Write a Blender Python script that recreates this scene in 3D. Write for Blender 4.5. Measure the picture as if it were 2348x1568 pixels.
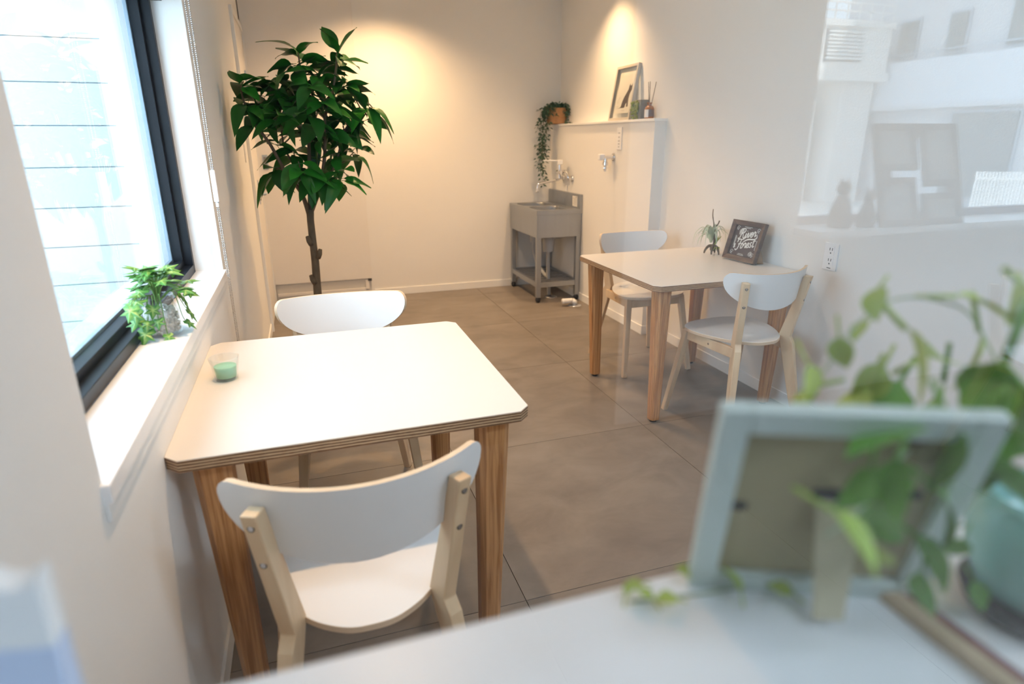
import bpy, bmesh, math, random
from mathutils import Vector, Matrix
random.seed(7)
for o in list(bpy.data.objects): bpy.data.objects.remove(o)
S = bpy.context.scene
COL = S.collection
R = math.radians

# ------------------------------------------------------------------ camera
H = 1.30
F_PX = 1406.0
CX, CY = 1174.0, 784.0
CAM = Matrix(((0.94853951, 0.10379709, -0.29916377),
              (-0.31662009, 0.29611029, -0.9011495),
              (-0.00495123, 0.94949716, 0.31373655)))
cam_d = bpy.data.cameras.new('camera')
cam = bpy.data.objects.new('camera', cam_d); COL.objects.link(cam)
cam.matrix_world = Matrix.Translation((0, 0, H)) @ CAM.to_4x4()
cam_d.sensor_width = 36.0
cam_d.lens = 36.0 * F_PX / 2348.0
cam_d.clip_start = 0.01; cam_d.clip_end = 200
cam_d.dof.use_dof = True
cam_d.dof.focus_distance = 2.2
cam_d.dof.aperture_fstop = 2.5
S.camera = cam

def ray(px, py): return CAM @ Vector(((px - CX) / F_PX, -(py - CY) / F_PX, -1.0))
def PX(px, py, x):
    d = ray(px, py); t = x / d.x; return Vector((x, d.y * t, H + d.z * t))
def PY(px, py, y):
    d = ray(px, py); t = y / d.y; return Vector((d.x * t, y, H + d.z * t))
def PZ(px, py, z):
    d = ray(px, py); t = (z - H) / d.z; return Vector((d.x * t, d.y * t, z))

# ------------------------------------------------------------------ world, sun, exposure
w = bpy.data.worlds.new('daylight'); S.world = w; w.use_nodes = True
bg = w.node_tree.nodes['Background']
bg.inputs[0].default_value = (0.62, 0.81, 1.0, 1)
bg.inputs[1].default_value = 4.7
sun_d = bpy.data.lights.new('sun', 'SUN'); sun_d.energy = 9.0; sun_d.angle = R(0.6); sun_d.color = (1, 0.95, 0.88)
sun = bpy.data.objects.new('sun', sun_d); COL.objects.link(sun)
sun.rotation_euler = Vector((-0.42, -0.55, -0.72)).to_track_quat('-Z', 'Y').to_euler()
S.view_settings.view_transform = 'Standard'; S.view_settings.look = 'None'
S.view_settings.gamma = 1.0; S.view_settings.use_curve_mapping = False
S.view_settings.exposure = 0.78
try:
    S.cycles.use_denoising = True
    S.cycles.max_bounces = 10; S.cycles.diffuse_bounces = 5; S.cycles.transparent_max_bounces = 24
    S.cycles.glossy_bounces = 5; S.cycles.transmission_bounces = 8
    S.cycles.sample_clamp_indirect = 6.0
    S.cycles.caustics_reflective = False; S.cycles.caustics_refractive = False
except Exception: pass

# ------------------------------------------------------------------ room measures
XL, XR, YB = -0.311, 2.235, 5.347
CEIL = 2.45
YG = 0.13            # glass screen plane
CZ = 1.0             # counter board height
YF = 2 * YG - 2.37           # street front wall of the ante room
XA = 5.2             # right end of the ante room
SILL = 0.842

def portal(name, loc, rot, sx, sy):
    d = bpy.data.lights.new(name, 'AREA'); d.shape = 'RECTANGLE'; d.size = sx; d.size_y = sy
    d.cycles.is_portal = True
    o = bpy.data.objects.new(name, d); COL.objects.link(o); o.location = loc; o.rotation_euler = rot
    return o
portal('window_portal_side', (-0.50, 1.70, 1.29), (0, R(-90), 0), 0.90, 1.60)
portal('window_portal_street', (3.7, YF - 0.12, 1.55), (R(90), 0, 0), 2.7, 1.4)

# ------------------------------------------------------------------ materials
MATS = {}
def newmat(name):
    m = bpy.data.materials.new(name); m.use_nodes = True
    nt = m.node_tree; b = nt.nodes['Principled BSDF']
    MATS[name] = m
    return m, nt, b
def N(nt, t, **k):
    n = nt.nodes.new(t)
    for a, v in k.items(): setattr(n, a, v)
    return n
def c4(c): return (c[0], c[1], c[2], 1.0)
def mat(name, col, rough=0.5, metal=0.0, vary=0.06, scale=8.0, stretch=(1, 1, 1), bump=0.0, bscale=60.0, spec=0.5, trans=0.0, ior=1.45, sheen=0.0):
    if name in MATS: return MATS[name]
    m, nt, b = newmat(name)
    tc = N(nt, 'ShaderNodeTexCoord'); mp = N(nt, 'ShaderNodeMapping')
    mp.inputs['Scale'].default_value = stretch
    nt.links.new(tc.outputs['Object'], mp.inputs[0])
    nz = N(nt, 'ShaderNodeTexNoise'); nz.inputs['Scale'].default_value = scale; nz.inputs['Detail'].default_value = 4
    nt.links.new(mp.outputs[0], nz.inputs['Vector'])
    mx = N(nt, 'ShaderNodeMix', data_type='RGBA')
    mx.inputs[6].default_value = c4([max(0, x * (1 - vary)) for x in col])
    mx.inputs[7].default_value = c4([min(1, x * (1 + vary)) for x in col])
    nt.links.new(nz.outputs['Fac'], mx.inputs[0]); nt.links.new(mx.outputs[2], b.inputs['Base Color'])
    b.inputs['Roughness'].default_value = rough; b.inputs['Metallic'].default_value = metal
    b.inputs['Specular IOR Level'].default_value = spec
    b.inputs['Transmission Weight'].default_value = trans; b.inputs['IOR'].default_value = ior
    if bump > 0:
        n2 = N(nt, 'ShaderNodeTexNoise'); n2.inputs['Scale'].default_value = bscale; n2.inputs['Detail'].default_value = 3
        nt.links.new(mp.outputs[0], n2.inputs['Vector'])
        bp = N(nt, 'ShaderNodeBump'); bp.inputs['Strength'].default_value = bump; bp.inputs['Distance'].default_value = 0.002
        nt.links.new(n2.outputs['Fac'], bp.inputs['Height']); nt.links.new(bp.outputs[0], b.inputs['Normal'])
    return m
def wood(name, c1, c2, scale=22.0, stretch=(1, 1, 0.06), rough=0.45, dist=3.0, sharp=(0.35, 0.65)):
    if name in MATS: return MATS[name]
    m, nt, b = newmat(name)
    tc = N(nt, 'ShaderNodeTexCoord'); mp = N(nt, 'ShaderNodeMapping'); mp.inputs['Scale'].default_value = stretch
    nt.links.new(tc.outputs['Object'], mp.inputs[0])
    nz = N(nt, 'ShaderNodeTexNoise'); nz.inputs['Scale'].default_value = scale; nz.inputs['Detail'].default_value = 6
    nz.inputs['Distortion'].default_value = dist * 0.2
    nt.links.new(mp.outputs[0], nz.inputs['Vector'])
    cr = N(nt, 'ShaderNodeValToRGB'); cr.color_ramp.elements[0].position = sharp[0]; cr.color_ramp.elements[1].position = sharp[1]
    cr.color_ramp.elements[0].color = c4(c1); cr.color_ramp.elements[1].color = c4(c2)
    nt.links.new(nz.outputs['Fac'], cr.inputs[0]); nt.links.new(cr.outputs[0], b.inputs['Base Color'])
    b.inputs['Roughness'].default_value = rough
    return m
def plyedge(name, cols, zscale, rough=0.5):
    """stacked veneers: alternating bands along local z, a little uneven"""
    if name in MATS: return MATS[name]
    m, nt, b = newmat(name)
    tc = N(nt, 'ShaderNodeTexCoord')
    mp = N(nt, 'ShaderNodeMapping'); mp.inputs['Scale'].default_value = (9, 9, 60)
    nt.links.new(tc.outputs['Object'], mp.inputs[0])
    nz = N(nt, 'ShaderNodeTexNoise'); nz.inputs['Scale'].default_value = 1.0; nz.inputs['Detail'].default_value = 5; nz.inputs['Roughness'].default_value = 0.7
    nt.links.new(mp.outputs[0], nz.inputs['Vector'])
    sx = N(nt, 'ShaderNodeSeparateXYZ'); nt.links.new(tc.outputs['Object'], sx.inputs[0])
    zz = N(nt, 'ShaderNodeMath', operation='MULTIPLY'); zz.inputs[1].default_value = zscale; nt.links.new(sx.outputs[2], zz.inputs[0])
    ad = N(nt, 'ShaderNodeMath', operation='MULTIPLY_ADD'); ad.inputs[1].default_value = 0.9; nt.links.new(nz.outputs['Fac'], ad.inputs[0]); nt.links.new(zz.outputs[0], ad.inputs[2])
    sn = N(nt, 'ShaderNodeMath', operation='SINE'); ml = N(nt, 'ShaderNodeMath', operation='MULTIPLY'); ml.inputs[1].default_value = 6.2832
    nt.links.new(ad.outputs[0], ml.inputs[0]); nt.links.new(ml.outputs[0], sn.inputs[0])
    mr = N(nt, 'ShaderNodeMapRange'); mr.inputs[1].default_value = -1; mr.inputs[2].default_value = 1; nt.links.new(sn.outputs[0], mr.inputs[0])
    cr = N(nt, 'ShaderNodeValToRGB'); cr.color_ramp.elements[0].position = 0.08; cr.color_ramp.elements[1].position = 0.85
    cr.color_ramp.elements[0].color = c4(cols[0]); cr.color_ramp.elements[1].color = c4(cols[1])
    e = cr.color_ramp.elements.new(0.45); e.color = c4(cols[2])
    nt.links.new(mr.outputs[0], cr.inputs[0]); nt.links.new(cr.outputs[0], b.inputs['Base Color'])
    b.inputs['Roughness'].default_value = rough
    return m
def glass_thin(name, tint=(1, 1, 1), base=0.04, gain=0.9):
    """thin pane: straight transmission plus Schlick reflection"""
    if name in MATS: return MATS[name]
    m = bpy.data.materials.new(name); m.use_nodes = True; MATS[name] = m
    nt = m.node_tree; nt.nodes.clear()
    out = N(nt, 'ShaderNodeOutputMaterial'); mx = N(nt, 'ShaderNodeMixShader')
    tr = N(nt, 'ShaderNodeBsdfTransparent'); tr.inputs[0].default_value = c4(tint)
    gl = N(nt, 'ShaderNodeBsdfGlossy'); gl.inputs['Roughness'].default_value = 0.0
    lw = N(nt, 'ShaderNodeLayerWeight'); lw.inputs[0].default_value = 0.5
    pw = N(nt, 'ShaderNodeMath', operation='POWER'); pw.inputs[1].default_value = 5.0
    ma = N(nt, 'ShaderNodeMath', operation='MULTIPLY_ADD'); ma.inputs[1].default_value = gain; ma.inputs[2].default_value = base
    nt.links.new(lw.outputs['Facing'], pw.inputs[0]); nt.links.new(pw.outputs[0], ma.inputs[0])
    nt.links.new(ma.outputs[0], mx.inputs[0]); nt.links.new(tr.outputs[0], mx.inputs[1]); nt.links.new(gl.outputs[0], mx.inputs[2])
    nt.links.new(mx.outputs[0], out.inputs[0])
    return m
def emit(name, col, s):
    m, nt, b = newmat(name)
    b.inputs['Base Color'].default_value = c4(col); b.inputs['Emission Color'].default_value = c4(col); b.inputs['Emission Strength'].default_value = s
    return m

M_WALL = mat('white wallpaper', (0.83, 0.82, 0.80), 0.75, vary=0.012, scale=3, bump=0.25, bscale=130, spec=0.3)
M_TRIM = mat('white trim paint', (0.86, 0.86, 0.85), 0.4, vary=0.01)
M_SILLW = mat('white sill board', (0.88, 0.88, 0.89), 0.35, vary=0.01)
M_DOOR = mat('off white door panel', (0.80, 0.775, 0.745), 0.5, vary=0.012, scale=3)
M_CEIL = mat('ceiling white', (0.85, 0.85, 0.84), 0.8, vary=0.01)
M_BLACK = mat('black aluminium', (0.007, 0.010, 0.016), 0.4, vary=0.1, spec=0.35)
M_GREYAL = mat('grey aluminium', (0.42, 0.50, 0.58), 0.35, metal=0.5, vary=0.05)
M_WHITEPL = mat('white plastic', (0.85, 0.85, 0.86), 0.3, vary=0.01)
M_LAM = mat('white laminate', (0.80, 0.80, 0.80), 0.32, vary=0.008, scale=5)
M_TLAM = mat('warm white table laminate', (0.76, 0.715, 0.66), 0.30, vary=0.008, scale=5)
M_BIRCH = wood('pale birch', (0.60, 0.41, 0.24), (0.74, 0.56, 0.36), 14, (1, 1, 0.10), 0.42)
M_LARCH = wood('reddish larch', (0.34, 0.140, 0.042), (0.57, 0.29, 0.115), 130, (1, 1, 0.012), 0.42, sharp=(0.36, 0.62))
M_PLY = plyedge('plywood edge', ((0.10, 0.040, 0.016), (0.56, 0.38, 0.22), (0.30, 0.15, 0.065)), 150)
M_PLYL = plyedge('pale plywood edge', ((0.50, 0.33, 0.20), (0.82, 0.66, 0.48), (0.72, 0.54, 0.37)), 300)
M_EDGE = mat('pale plywood rim', (0.72, 0.55, 0.38), 0.5, vary=0.12, scale=40)
M_STEEL = mat('brushed stainless steel', (0.40, 0.425, 0.46), 0.38, metal=0.9, vary=0.08, scale=30, stretch=(1, 1, 0.1))
M_STEELD = mat('steel basin', (0.28, 0.30, 0.33), 0.28, metal=0.95, vary=0.06, scale=20)
M_CHROME = mat('chrome', (0.80, 0.80, 0.82), 0.08, metal=1.0, vary=0.01)
M_SCREW = mat('zinc screw', (0.62, 0.63, 0.66), 0.25, metal=1.0, vary=0.05)
M_HOLE = mat('dark drilled hole', (0.06, 0.04, 0.025), 0.8)
M_RUB = mat('black rubber', (0.02, 0.02, 0.022), 0.5)
M_BARK = mat('grey brown bark', (0.14, 0.10, 0.062), 0.85, vary=0.45, scale=60, stretch=(1, 1, 0.35), bump=1.0, bscale=90)
M_PVC = mat('grey drain hose', (0.40, 0.42, 0.45), 0.45, vary=0.03)
M_GLASS = glass_thin('clear glass', (0.985, 0.995, 0.995))
M_PANE = glass_thin('window pane glass', (0.945, 0.985, 0.99), 0.03)
M_SCREEN = glass_thin('glass screen', (0.985, 0.992, 0.995), 0.045)

def floor_mat():
    m, nt, b = newmat('concrete look floor tile')
    tc = N(nt, 'ShaderNodeTexCoord'); oi = N(nt, 'ShaderNodeObjectInfo')
    geo = N(nt, 'ShaderNodeNewGeometry')
    mp = N(nt, 'ShaderNodeMapping'); mp.inputs['Scale'].default_value = (1, 1.5, 1)
    nt.links.new(geo.outputs['Position'], mp.inputs[0])
    n1 = N(nt, 'ShaderNodeTexNoise'); n1.inputs['Scale'].default_value = 3.2; n1.inputs['Detail'].default_value = 8; n1.inputs['Roughness'].default_value = 0.62; n1.inputs['Distortion'].default_value = 0.6
    n1.noise_dimensions = '4D'
    ml = N(nt, 'ShaderNodeMath', operation='MULTIPLY'); ml.inputs[1].default_value = 9.0
    nt.links.new(oi.outputs['Random'], ml.inputs[0]); nt.links.new(ml.outputs[0], n1.inputs['W'])
    nt.links.new(mp.outputs[0], n1.inputs['Vector'])
    cr = N(nt, 'ShaderNodeValToRGB')
    cr.color_ramp.elements[0].position = 0.30; cr.color_ramp.elements[1].position = 0.75
    cr.color_ramp.elements[0].color = (0.165, 0.142, 0.125, 1); cr.color_ramp.elements[1].color = (0.275, 0.243, 0.218, 1)
    nt.links.new(n1.outputs['Fac'], cr.inputs[0])
    hs = N(nt, 'ShaderNodeHueSaturation')
    mr = N(nt, 'ShaderNodeMapRange'); mr.inputs[3].default_value = 0.93; mr.inputs[4].default_value = 1.07
    nt.links.new(oi.outputs['Random'], mr.inputs[0]); nt.links.new(mr.outputs[0], hs.inputs['Value'])
    nt.links.new(cr.outputs[0], hs.inputs['Color']); nt.links.new(hs.outputs[0], b.inputs['Base Color'])
    b.inputs['Roughness'].default_value = 0.42; b.inputs['Specular IOR Level'].default_value = 0.35
    return m
M_TILE = floor_mat()
M_GROUT = mat('dark joint', (0.10, 0.085, 0.075), 0.8)

def leaf_mat(name, c1, c2, rough=0.35, vein=None, spec=0.5):
    m, nt, b = newmat(name)
    oi = N(nt, 'ShaderNodeObjectInfo'); tc = N(nt, 'ShaderNodeTexCoord')
    nz = N(nt, 'ShaderNodeTexNoise'); nz.inputs['Scale'].default_value = 14; nt.links.new(tc.outputs['Object'], nz.inputs['Vector'])
    ad = N(nt, 'ShaderNodeMath', operation='MULTIPLY_ADD'); ad.inputs[1].default_value = 0.45; nt.links.new(nz.outputs['Fac'], ad.inputs[0])
    m2 = N(nt, 'ShaderNodeMath', operation='MULTIPLY'); m2.inputs[1].default_value = 0.65; nt.links.new(oi.outputs['Random'], m2.inputs[0])
    nt.links.new(m2.outputs[0], ad.inputs[2])
    mx = N(nt, 'ShaderNodeMix', data_type='RGBA'); mx.inputs[6].default_value = c4(c1); mx.inputs[7].default_value = c4(c2)
    nt.links.new(ad.outputs[0], mx.inputs[0])
    colout = mx.outputs[2]
    if vein:
        at = N(nt, 'ShaderNodeAttribute'); at.attribute_name = 'vein'
        m3 = N(nt, 'ShaderNodeMix', data_type='RGBA'); m3.inputs[7].default_value = c4(vein)
        nt.links.new(at.outputs['Fac'], m3.inputs[0]); nt.links.new(colout, m3.inputs[6]); colout = m3.outputs[2]
    nt.links.new(colout, b.inputs['Base Color'])
    b.inputs['Roughness'].default_value = rough
    b.inputs['Specular IOR Level'].default_value = spec
    return m
M_LEAF = leaf_mat('dark glossy leaf', (0.004, 0.050, 0.004), (0.022, 0.190, 0.014), 0.38, spec=0.3)
M_TWIG = mat('green brown twig', (0.12, 0.12, 0.05), 0.7, vary=0.3)
M_IVY = leaf_mat('variegated ivy leaf', (0.035, 0.17, 0.025), (0.10, 0.30, 0.05), 0.4, vein=(0.42, 0.58, 0.16))
M_TRAIL = leaf_mat('blue green trailing leaf', (0.012, 0.055, 0.035), (0.035, 0.12, 0.06), 0.5)
M_LIME = leaf_mat('lime green leaf', (0.26, 0.40, 0.04), (0.48, 0.56, 0.12), 0.45)
M_MIDGREEN = leaf_mat('bright green leaf', (0.10, 0.30, 0.03), (0.20, 0.42, 0.06), 0.45)
M_AIR = leaf_mat('silvery air plant leaf', (0.36, 0.46, 0.34), (0.52, 0.60, 0.44), 0.6)
M_AIRY = leaf_mat('olive green air plant leaf', (0.28, 0.34, 0.03), (0.42, 0.44, 0.07), 0.6)
M_MOSS = mat('moss green', (0.25, 0.29, 0.07), 0.9, vary=0.6, scale=60)

# ------------------------------------------------------------------ geometry helpers
class MB:
    def __init__(s): s.v = []; s.f = []; s.m = []; s.vein = []
    def add(s, vs, fs, mi=0, vein=None):
        o = len(s.v); s.v += [tuple(v) for v in vs]; s.f += [tuple(i + o for i in f) for f in fs]; s.m += [mi] * len(fs)
        s.vein += (vein if vein else [0.0] * len(vs)); return s
    def box(s, x0, x1, y0, y1, z0, z1, mi=0):
        return s.add([(x0, y0, z0), (x1, y0, z0), (x1, y1, z0), (x0, y1, z0), (x0, y0, z1), (x1, y0, z1), (x1, y1, z1), (x0, y1, z1)],
              [(0, 3, 2, 1), (4, 5, 6, 7), (0, 1, 5, 4), (1, 2, 6, 5), (2, 3, 7, 6), (3, 0, 4, 7)], mi)
    def prism(s, pts, z0, z1, mi_side=0, mi_top=None, mi_bot=None):
        n = len(pts); mt = mi_side if mi_top is None else mi_top; mb = mt if mi_bot is None else mi_bot
        o = len(s.v)
        s.v += [(p[0], p[1], z0) for p in pts] + [(p[0], p[1], z1) for p in pts]; s.vein += [0.0] * (2 * n)
        for i in range(n):
            j = (i + 1) % n; s.f.append((o + i, o + j, o + n + j, o + n + i)); s.m.append(mi_side)
        s.f.append(tuple(o + n + i for i in range(n))); s.m.append(mt)
        s.f.append(tuple(o + n - 1 - i for i in range(n))); s.m.append(mb)
        return s
    def loft(s, rings, mi=0, cap=True, closed=True):
        n = len(rings[0]); o = len(s.v)
        for r in rings: s.v += [tuple(p) for p in r]; s.vein += [0.0] * n
        for k in range(len(rings) - 1):
            for i in range(n if closed else n - 1):
                j = (i + 1) % n
                s.f.append((o + k * n + i, o + k * n + j, o + (k + 1) * n + j, o + (k + 1) * n + i)); s.m.append(mi)
        if cap:
            s.f.append(tuple(o + n - 1 - i for i in range(n))); s.m.append(mi)
            e = o + (len(rings) - 1) * n; s.f.append(tuple(e + i for i in range(n))); s.m.append(mi)
        return s
    def tube(s, pts, rad, n=8, mi=0, cap=True):
        pts = [Vector(p) for p in pts]
        if not hasattr(rad, '__len__'): rad = [rad] * len(pts)
        rings = []; up = None
        for i, p in enumerate(pts):
            d = (pts[min(i + 1, len(pts) - 1)] - pts[max(i - 1, 0)])
            if d.length < 1e-9: d = Vector((0, 0, 1))
            d.normalize()
            if up is None: up = Vector((1, 0, 0)) if abs(d.x) < 0.8 else Vector((0, 1, 0))
            a = d.cross(up)
            if a.length < 1e-5: a = d.cross(Vector((0, 1, 0.3)))
            a.normalize(); b = d.cross(a); up = b.cross(d) * 1.0; up = -b if False else a.cross(d)
            up = b
            a2 = a
            rings.append([p + (a2 * math.cos(2 * math.pi * k / n) + b * math.sin(2 * math.pi * k / n)) * rad[i] for k in range(n)])
            up = a.cross(d); up.normalize()
        return s.loft(rings, mi, cap)
    def lathe(s, prof, n=24, c=(0, 0, 0), mi=0, cap=True):
        rings = [[(c[0] + r * math.cos(2 * math.pi * k / n), c[1] + r * math.sin(2 * math.pi * k / n), c[2] + z) for k in range(n)] for r, z in prof]
        return s.loft(rings, mi, cap)
    def sphere(s, c, r, n=10, m=6, mi=0):
        prof = [(max(1e-4, r * math.sin(math.pi * i / m)), -r * math.cos(math.pi * i / m)) for i in range(m + 1)]
        return s.lathe(prof, n, c, mi)
    def bar(s, a, b, w, h, mi=0, up=(0, 0, 1), w2=None, h2=None):
        a, b = Vector(a), Vector(b); d = (b - a).normalized(); u = Vector(up)
        x = d.cross(u).normalized(); y = x.cross(d).normalized()
        w2 = w if w2 is None else w2; h2 = h if h2 is None else h2
        r = []
        for p, ww, hh in ((a, w, h), (b, w2, h2)):
            r.append([p - x * ww / 2 - y * hh / 2, p + x * ww / 2 - y * hh / 2, p + x * ww / 2 + y * hh / 2, p - x * ww / 2 + y * hh / 2])
        return s.loft(r, mi)
    def mesh(s, name, mats, smooth=False):
        me = bpy.data.meshes.new(name); me.from_pydata(s.v, [], s.f)
        for m in (mats if isinstance(mats, (list, tuple)) else [mats]): me.materials.append(m)
        me.polygons.foreach_set('material_index', s.m)
        if smooth: me.polygons.foreach_set('use_smooth', [True] * len(me.polygons))
        if any(s.vein):
            at = me.attributes.new('vein', 'FLOAT', 'POINT'); at.data.foreach_set('value', s.vein)
        me.update()
        b = bmesh.new(); b.from_mesh(me); bmesh.ops.recalc_face_normals(b, faces=b.faces) if s.recalc else None; b.to_mesh(me); b.free()
        return me
    recalc = True
    def build(s, name, mats, parent=None, smooth=False, bevel=0.0, loc=None, seg=2, angle=None):
        o = bpy.data.objects.new(name, s.mesh(name, mats, smooth)); COL.objects.link(o)
        if parent: o.parent = parent
        if loc: o.location = loc
        if bevel:
            bv = o.modifiers.new('bevel', 'BEVEL'); bv.width = bevel; bv.segments = seg; bv.limit_method = 'ANGLE'; bv.angle_limit = R(35)
        if angle and smooth:
            try: o.data.set_sharp_from_angle(angle=R(angle))
            except Exception: pass
        return o
def tag(o, label=None, cat=None, group=None, kind=None):
    if label: o['label'] = label
    if cat: o['category'] = cat
    if group: o['group'] = group
    if kind: o['kind'] = kind
    return o
def thing(name, label, cat, loc=(0, 0, 0), rz=0.0, group=None):
    o = bpy.data.objects.new(name, None); COL.objects.link(o); o.location = loc; o.rotation_euler = (0, 0, rz)
    o.empty_display_size = 0.05
    return tag(o, label, cat, group)
def struct(name, mb, m, parent=None, **k):
    o = mb.build(name, m, parent, **k)
    if parent is None: o['kind'] = 'structure'
    return o
def sroot(name, loc=(0, 0, 0)):
    o = bpy.data.objects.new(name, None); COL.objects.link(o); o.location = loc; o['kind'] = 'structure'; return o
def inst(mesh, name, parent, mw):
    o = bpy.data.objects.new(name, mesh); COL.objects.link(o); o.parent = parent; o.matrix_local = mw; return o
def copy_tree(o, parent=None):
    c = o.copy(); COL.objects.link(c); c.parent = parent
    for ch in list(o.children):
        copy_tree(ch, c)
    return c
def catmull(pts, k=6, closed=False):
    out = []; n = len(pts)
    rng = range(n) if closed else range(n - 1)
    for i in rng:
        g = (lambda q: Vector(pts[q % n])) if closed else (lambda q: Vector(pts[max(0, min(n - 1, q))]))
        p0, p1, p2, p3 = g(i - 1), g(i), g(i + 1), g(i + 2)
        for j in range(k):
            t = j / k
            out.append(0.5 * ((2 * p1) + (p2 - p0) * t + (2 * p0 - 5 * p1 + 4 * p2 - p3) * t * t + (3 * p1 - p0 - 3 * p2 + p3) * t ** 3))
    if not closed: out.append(Vector(pts[-1]))
    return out
def rrect(w, h, r, n=5, cx=0, cy=0):
    p = []
    for sx, sy, a0 in ((1, 1, 0), (-1, 1, 90), (-1, -1, 180), (1, -1, 270)):
        for i in range(n + 1):
            a = R(a0 + 90 * i / n); p.append((cx + sx * (w / 2 - r) + r * math.cos(a), cy + sy * (h / 2 - r) + r * math.sin(a)))
    return p
def frame_axes(origin, xdir, ydir):
    x = Vector(xdir).normalized(); z = x.cross(Vector(ydir)).normalized(); y = z.cross(x)
    m = Matrix((x, y, z)).transposed().to_4x4(); m.translation = Vector(origin); return m

# ================================================================== THE ROOM
# floor with large concrete-look tiles
fl = struct('floor', MB().box(-0.6, XA, YF - 0.1, YB + 0.15, -0.10, -0.004), M_GROUT)
TS = 0.925
tile_mb = MB(); g = 0.0012
tile_mb.box(g, TS - g, g, TS - g, -0.004, 0.0)
tile_me = tile_mb.mesh('tile', M_TILE)
for i in range(-1, 6):
    for j in range(-4, 5):
        x0, y0 = 0.505 + TS * i - 0.0, 1.40 + TS * j
        ax0, ax1 = max(x0, XL - 0.05), min(x0 + TS, XA); ay0, ay1 = max(y0, YF), min(y0 + TS, YB)
        if ax1 - ax0 < 0.02 or ay1 - ay0 < 0.02: continue
        if ay0 > 0.3 and ax0 > XR: continue
        if ax1 - ax0 > TS - 0.001 and ay1 - ay0 > TS - 0.001:
            o = inst(tile_me, 'tile', fl, Matrix.Translation((x0, y0, 0)))
        else:
            o = MB().box(ax0 + g, ax1 - g, ay0 + g, ay1 - g, -0.004, 0).build('tile', M_TILE, fl)

struct('ceiling', MB().box(-0.6, XA + 0.1, YF - 0.15, YB + 0.15, CEIL, CEIL + 0.1), M_CEIL)

# left wall with the window opening
WY0, WY1, WZ1 = 0.905, 2.50, 1.80
T = 0.26
wl = MB()
x0, x1 = XL - T, XL
wl.box(x0, x1, WY1, YB, 0, CEIL)
wl.box(x0, x1, WY0, WY1, 0, SILL - 0.03)
wl.box(x0, x1, WY0, WY1, WZ1, CEIL)
wl.box(x0, x1, YF - 0.12, WY0, 0, CEIL)
struct('wall_left', wl, M_WALL)
struct('wall_back', MB().box(XL - T, XR + 0.25, YB, YB + 0.15, 0, CEIL), M_WALL)
struct('wall_right', MB().box(XR, XR + 0.12, YG - 0.06, YB, 0, CEIL), M_WALL)
# ante room behind the glass screen
struct('wall_screen', MB().box(XL, XR, YG - 0.05, YG + 0.05, 0, CZ - 0.034).box(XR + 0.12, XA, YG - 0.06, YG + 0.06, 0, CEIL), M_WALL)
struct('wall_end', MB().box(XA, XA + 0.12, YF - 0.12, YG + 0.06, 0, CEIL), M_WALL)
FX0, FX1, FZ1 = 2.22, 5.05, 2.25
SILL2 = 0.895
struct('wall_veil_stop', MB().box(XL - T, 1.30, YF - 0.12, YF, 0, CEIL).box(XL, XL + 0.012, YF, YG - 0.07, 0, CEIL), mat('charcoal veil stop', (0.035, 0.035, 0.038), 0.8))  # unseen walls made dark so no reflected veil hazes the left view
struct('wall_front', MB().box(1.30, FX0, YF - 0.12, YF, 0, CEIL).box(FX1, XA + 0.12, YF - 0.12, YF, 0, CEIL)
       .box(FX0, FX1, YF - 0.12, YF, 0, SILL2 - 0.03).box(FX0, FX1, YF - 0.12, YF, FZ1, CEIL), M_WALL)

# low service wall behind the sink with its cap board
PXF, PYE, PZT = 2.15, 3.60, 1.405
struct('wall_service', MB().box(PXF, XR, PYE, YB, 0, PZT), M_WALL)
struct('trim_1', MB().box(PXF - 0.012, XR, PYE - 0.012, YB, PZT, PZT + 0.017), M_TRIM, bevel=0.002)

# baseboards
BH, BT = 0.062, 0.008
def bb(name, mb): return struct(name, mb, M_TRIM, bevel=0.0015)
bb('baseboard_back', MB().box(0.515, PXF, YB - BT, YB, 0, BH))
bb('baseboard_left', MB().box(XL, XL + BT, YG + 0.05, 4.52, 0, BH))
bb('baseboard_right', MB().box(XR - BT, XR, YG + 0.06, PYE, 0, BH))
bb('baseboard_service', MB().box(PXF - BT, PXF, PYE, YB, 0, BH).box(PXF - BT, XR - BT, PYE - BT, PYE, 0, BH))

# back door: flush panel with recessed threshold below
d1 = sroot('door_1', (0.09, YB, 0))
def lb(o, x0, x1, y0, y1, z0, z1): return MB().box(x0 - o.x, x1 - o.x, y0 - o.y, y1 - o.y, z0 - o.z, z1 - o.z)
o1 = Vector((0.09, YB, 0))
lb(o1, XL + 0.006, 0.497, YB - 0.016, YB - 0.001, 0.165, 2.40).build('door_panel', M_DOOR, d1, bevel=0.0015)
lb(o1, XL + 0.012, 0.49, YB - 0.006, YB - 0.0005, 0.0, 0.16).build('threshold_panel', mat('grey threshold', (0.60, 0.585, 0.56), 0.5), d1)
lb(o1, XL + 0.03, 0.44, YB - 0.012, YB - 0.006, 0.06, 0.085).build('threshold_rail', M_DOOR, d1, bevel=0.001)
lb(o1, 0.44, 0.47, YB - 0.016, YB - 0.006, 0.075, 0.15).build('stop_block', M_DOOR, d1, bevel=0.001)
lb(o1, 0.462, 0.494, YB - 0.02, YB - 0.006, 0.145, 0.163).build('catch', mat('dark catch', (0.10, 0.10, 0.10), 0.4, metal=0.6), d1, bevel=0.001)
lb(o1, XL + 0.001, XL + 0.02, YB - 0.024, YB - 0.004, 0.055, 0.225).build('pivot_hinge', mat('dark bronze hinge', (0.16, 0.14, 0.12), 0.4, metal=0.6), d1, bevel=0.002)
pl = lb(o1, -0.268, -0.228, YB - 0.020, YB - 0.016, 1.085, 1.195).build('flush_pull', M_GREYAL, d1, bevel=0.001)
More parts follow.
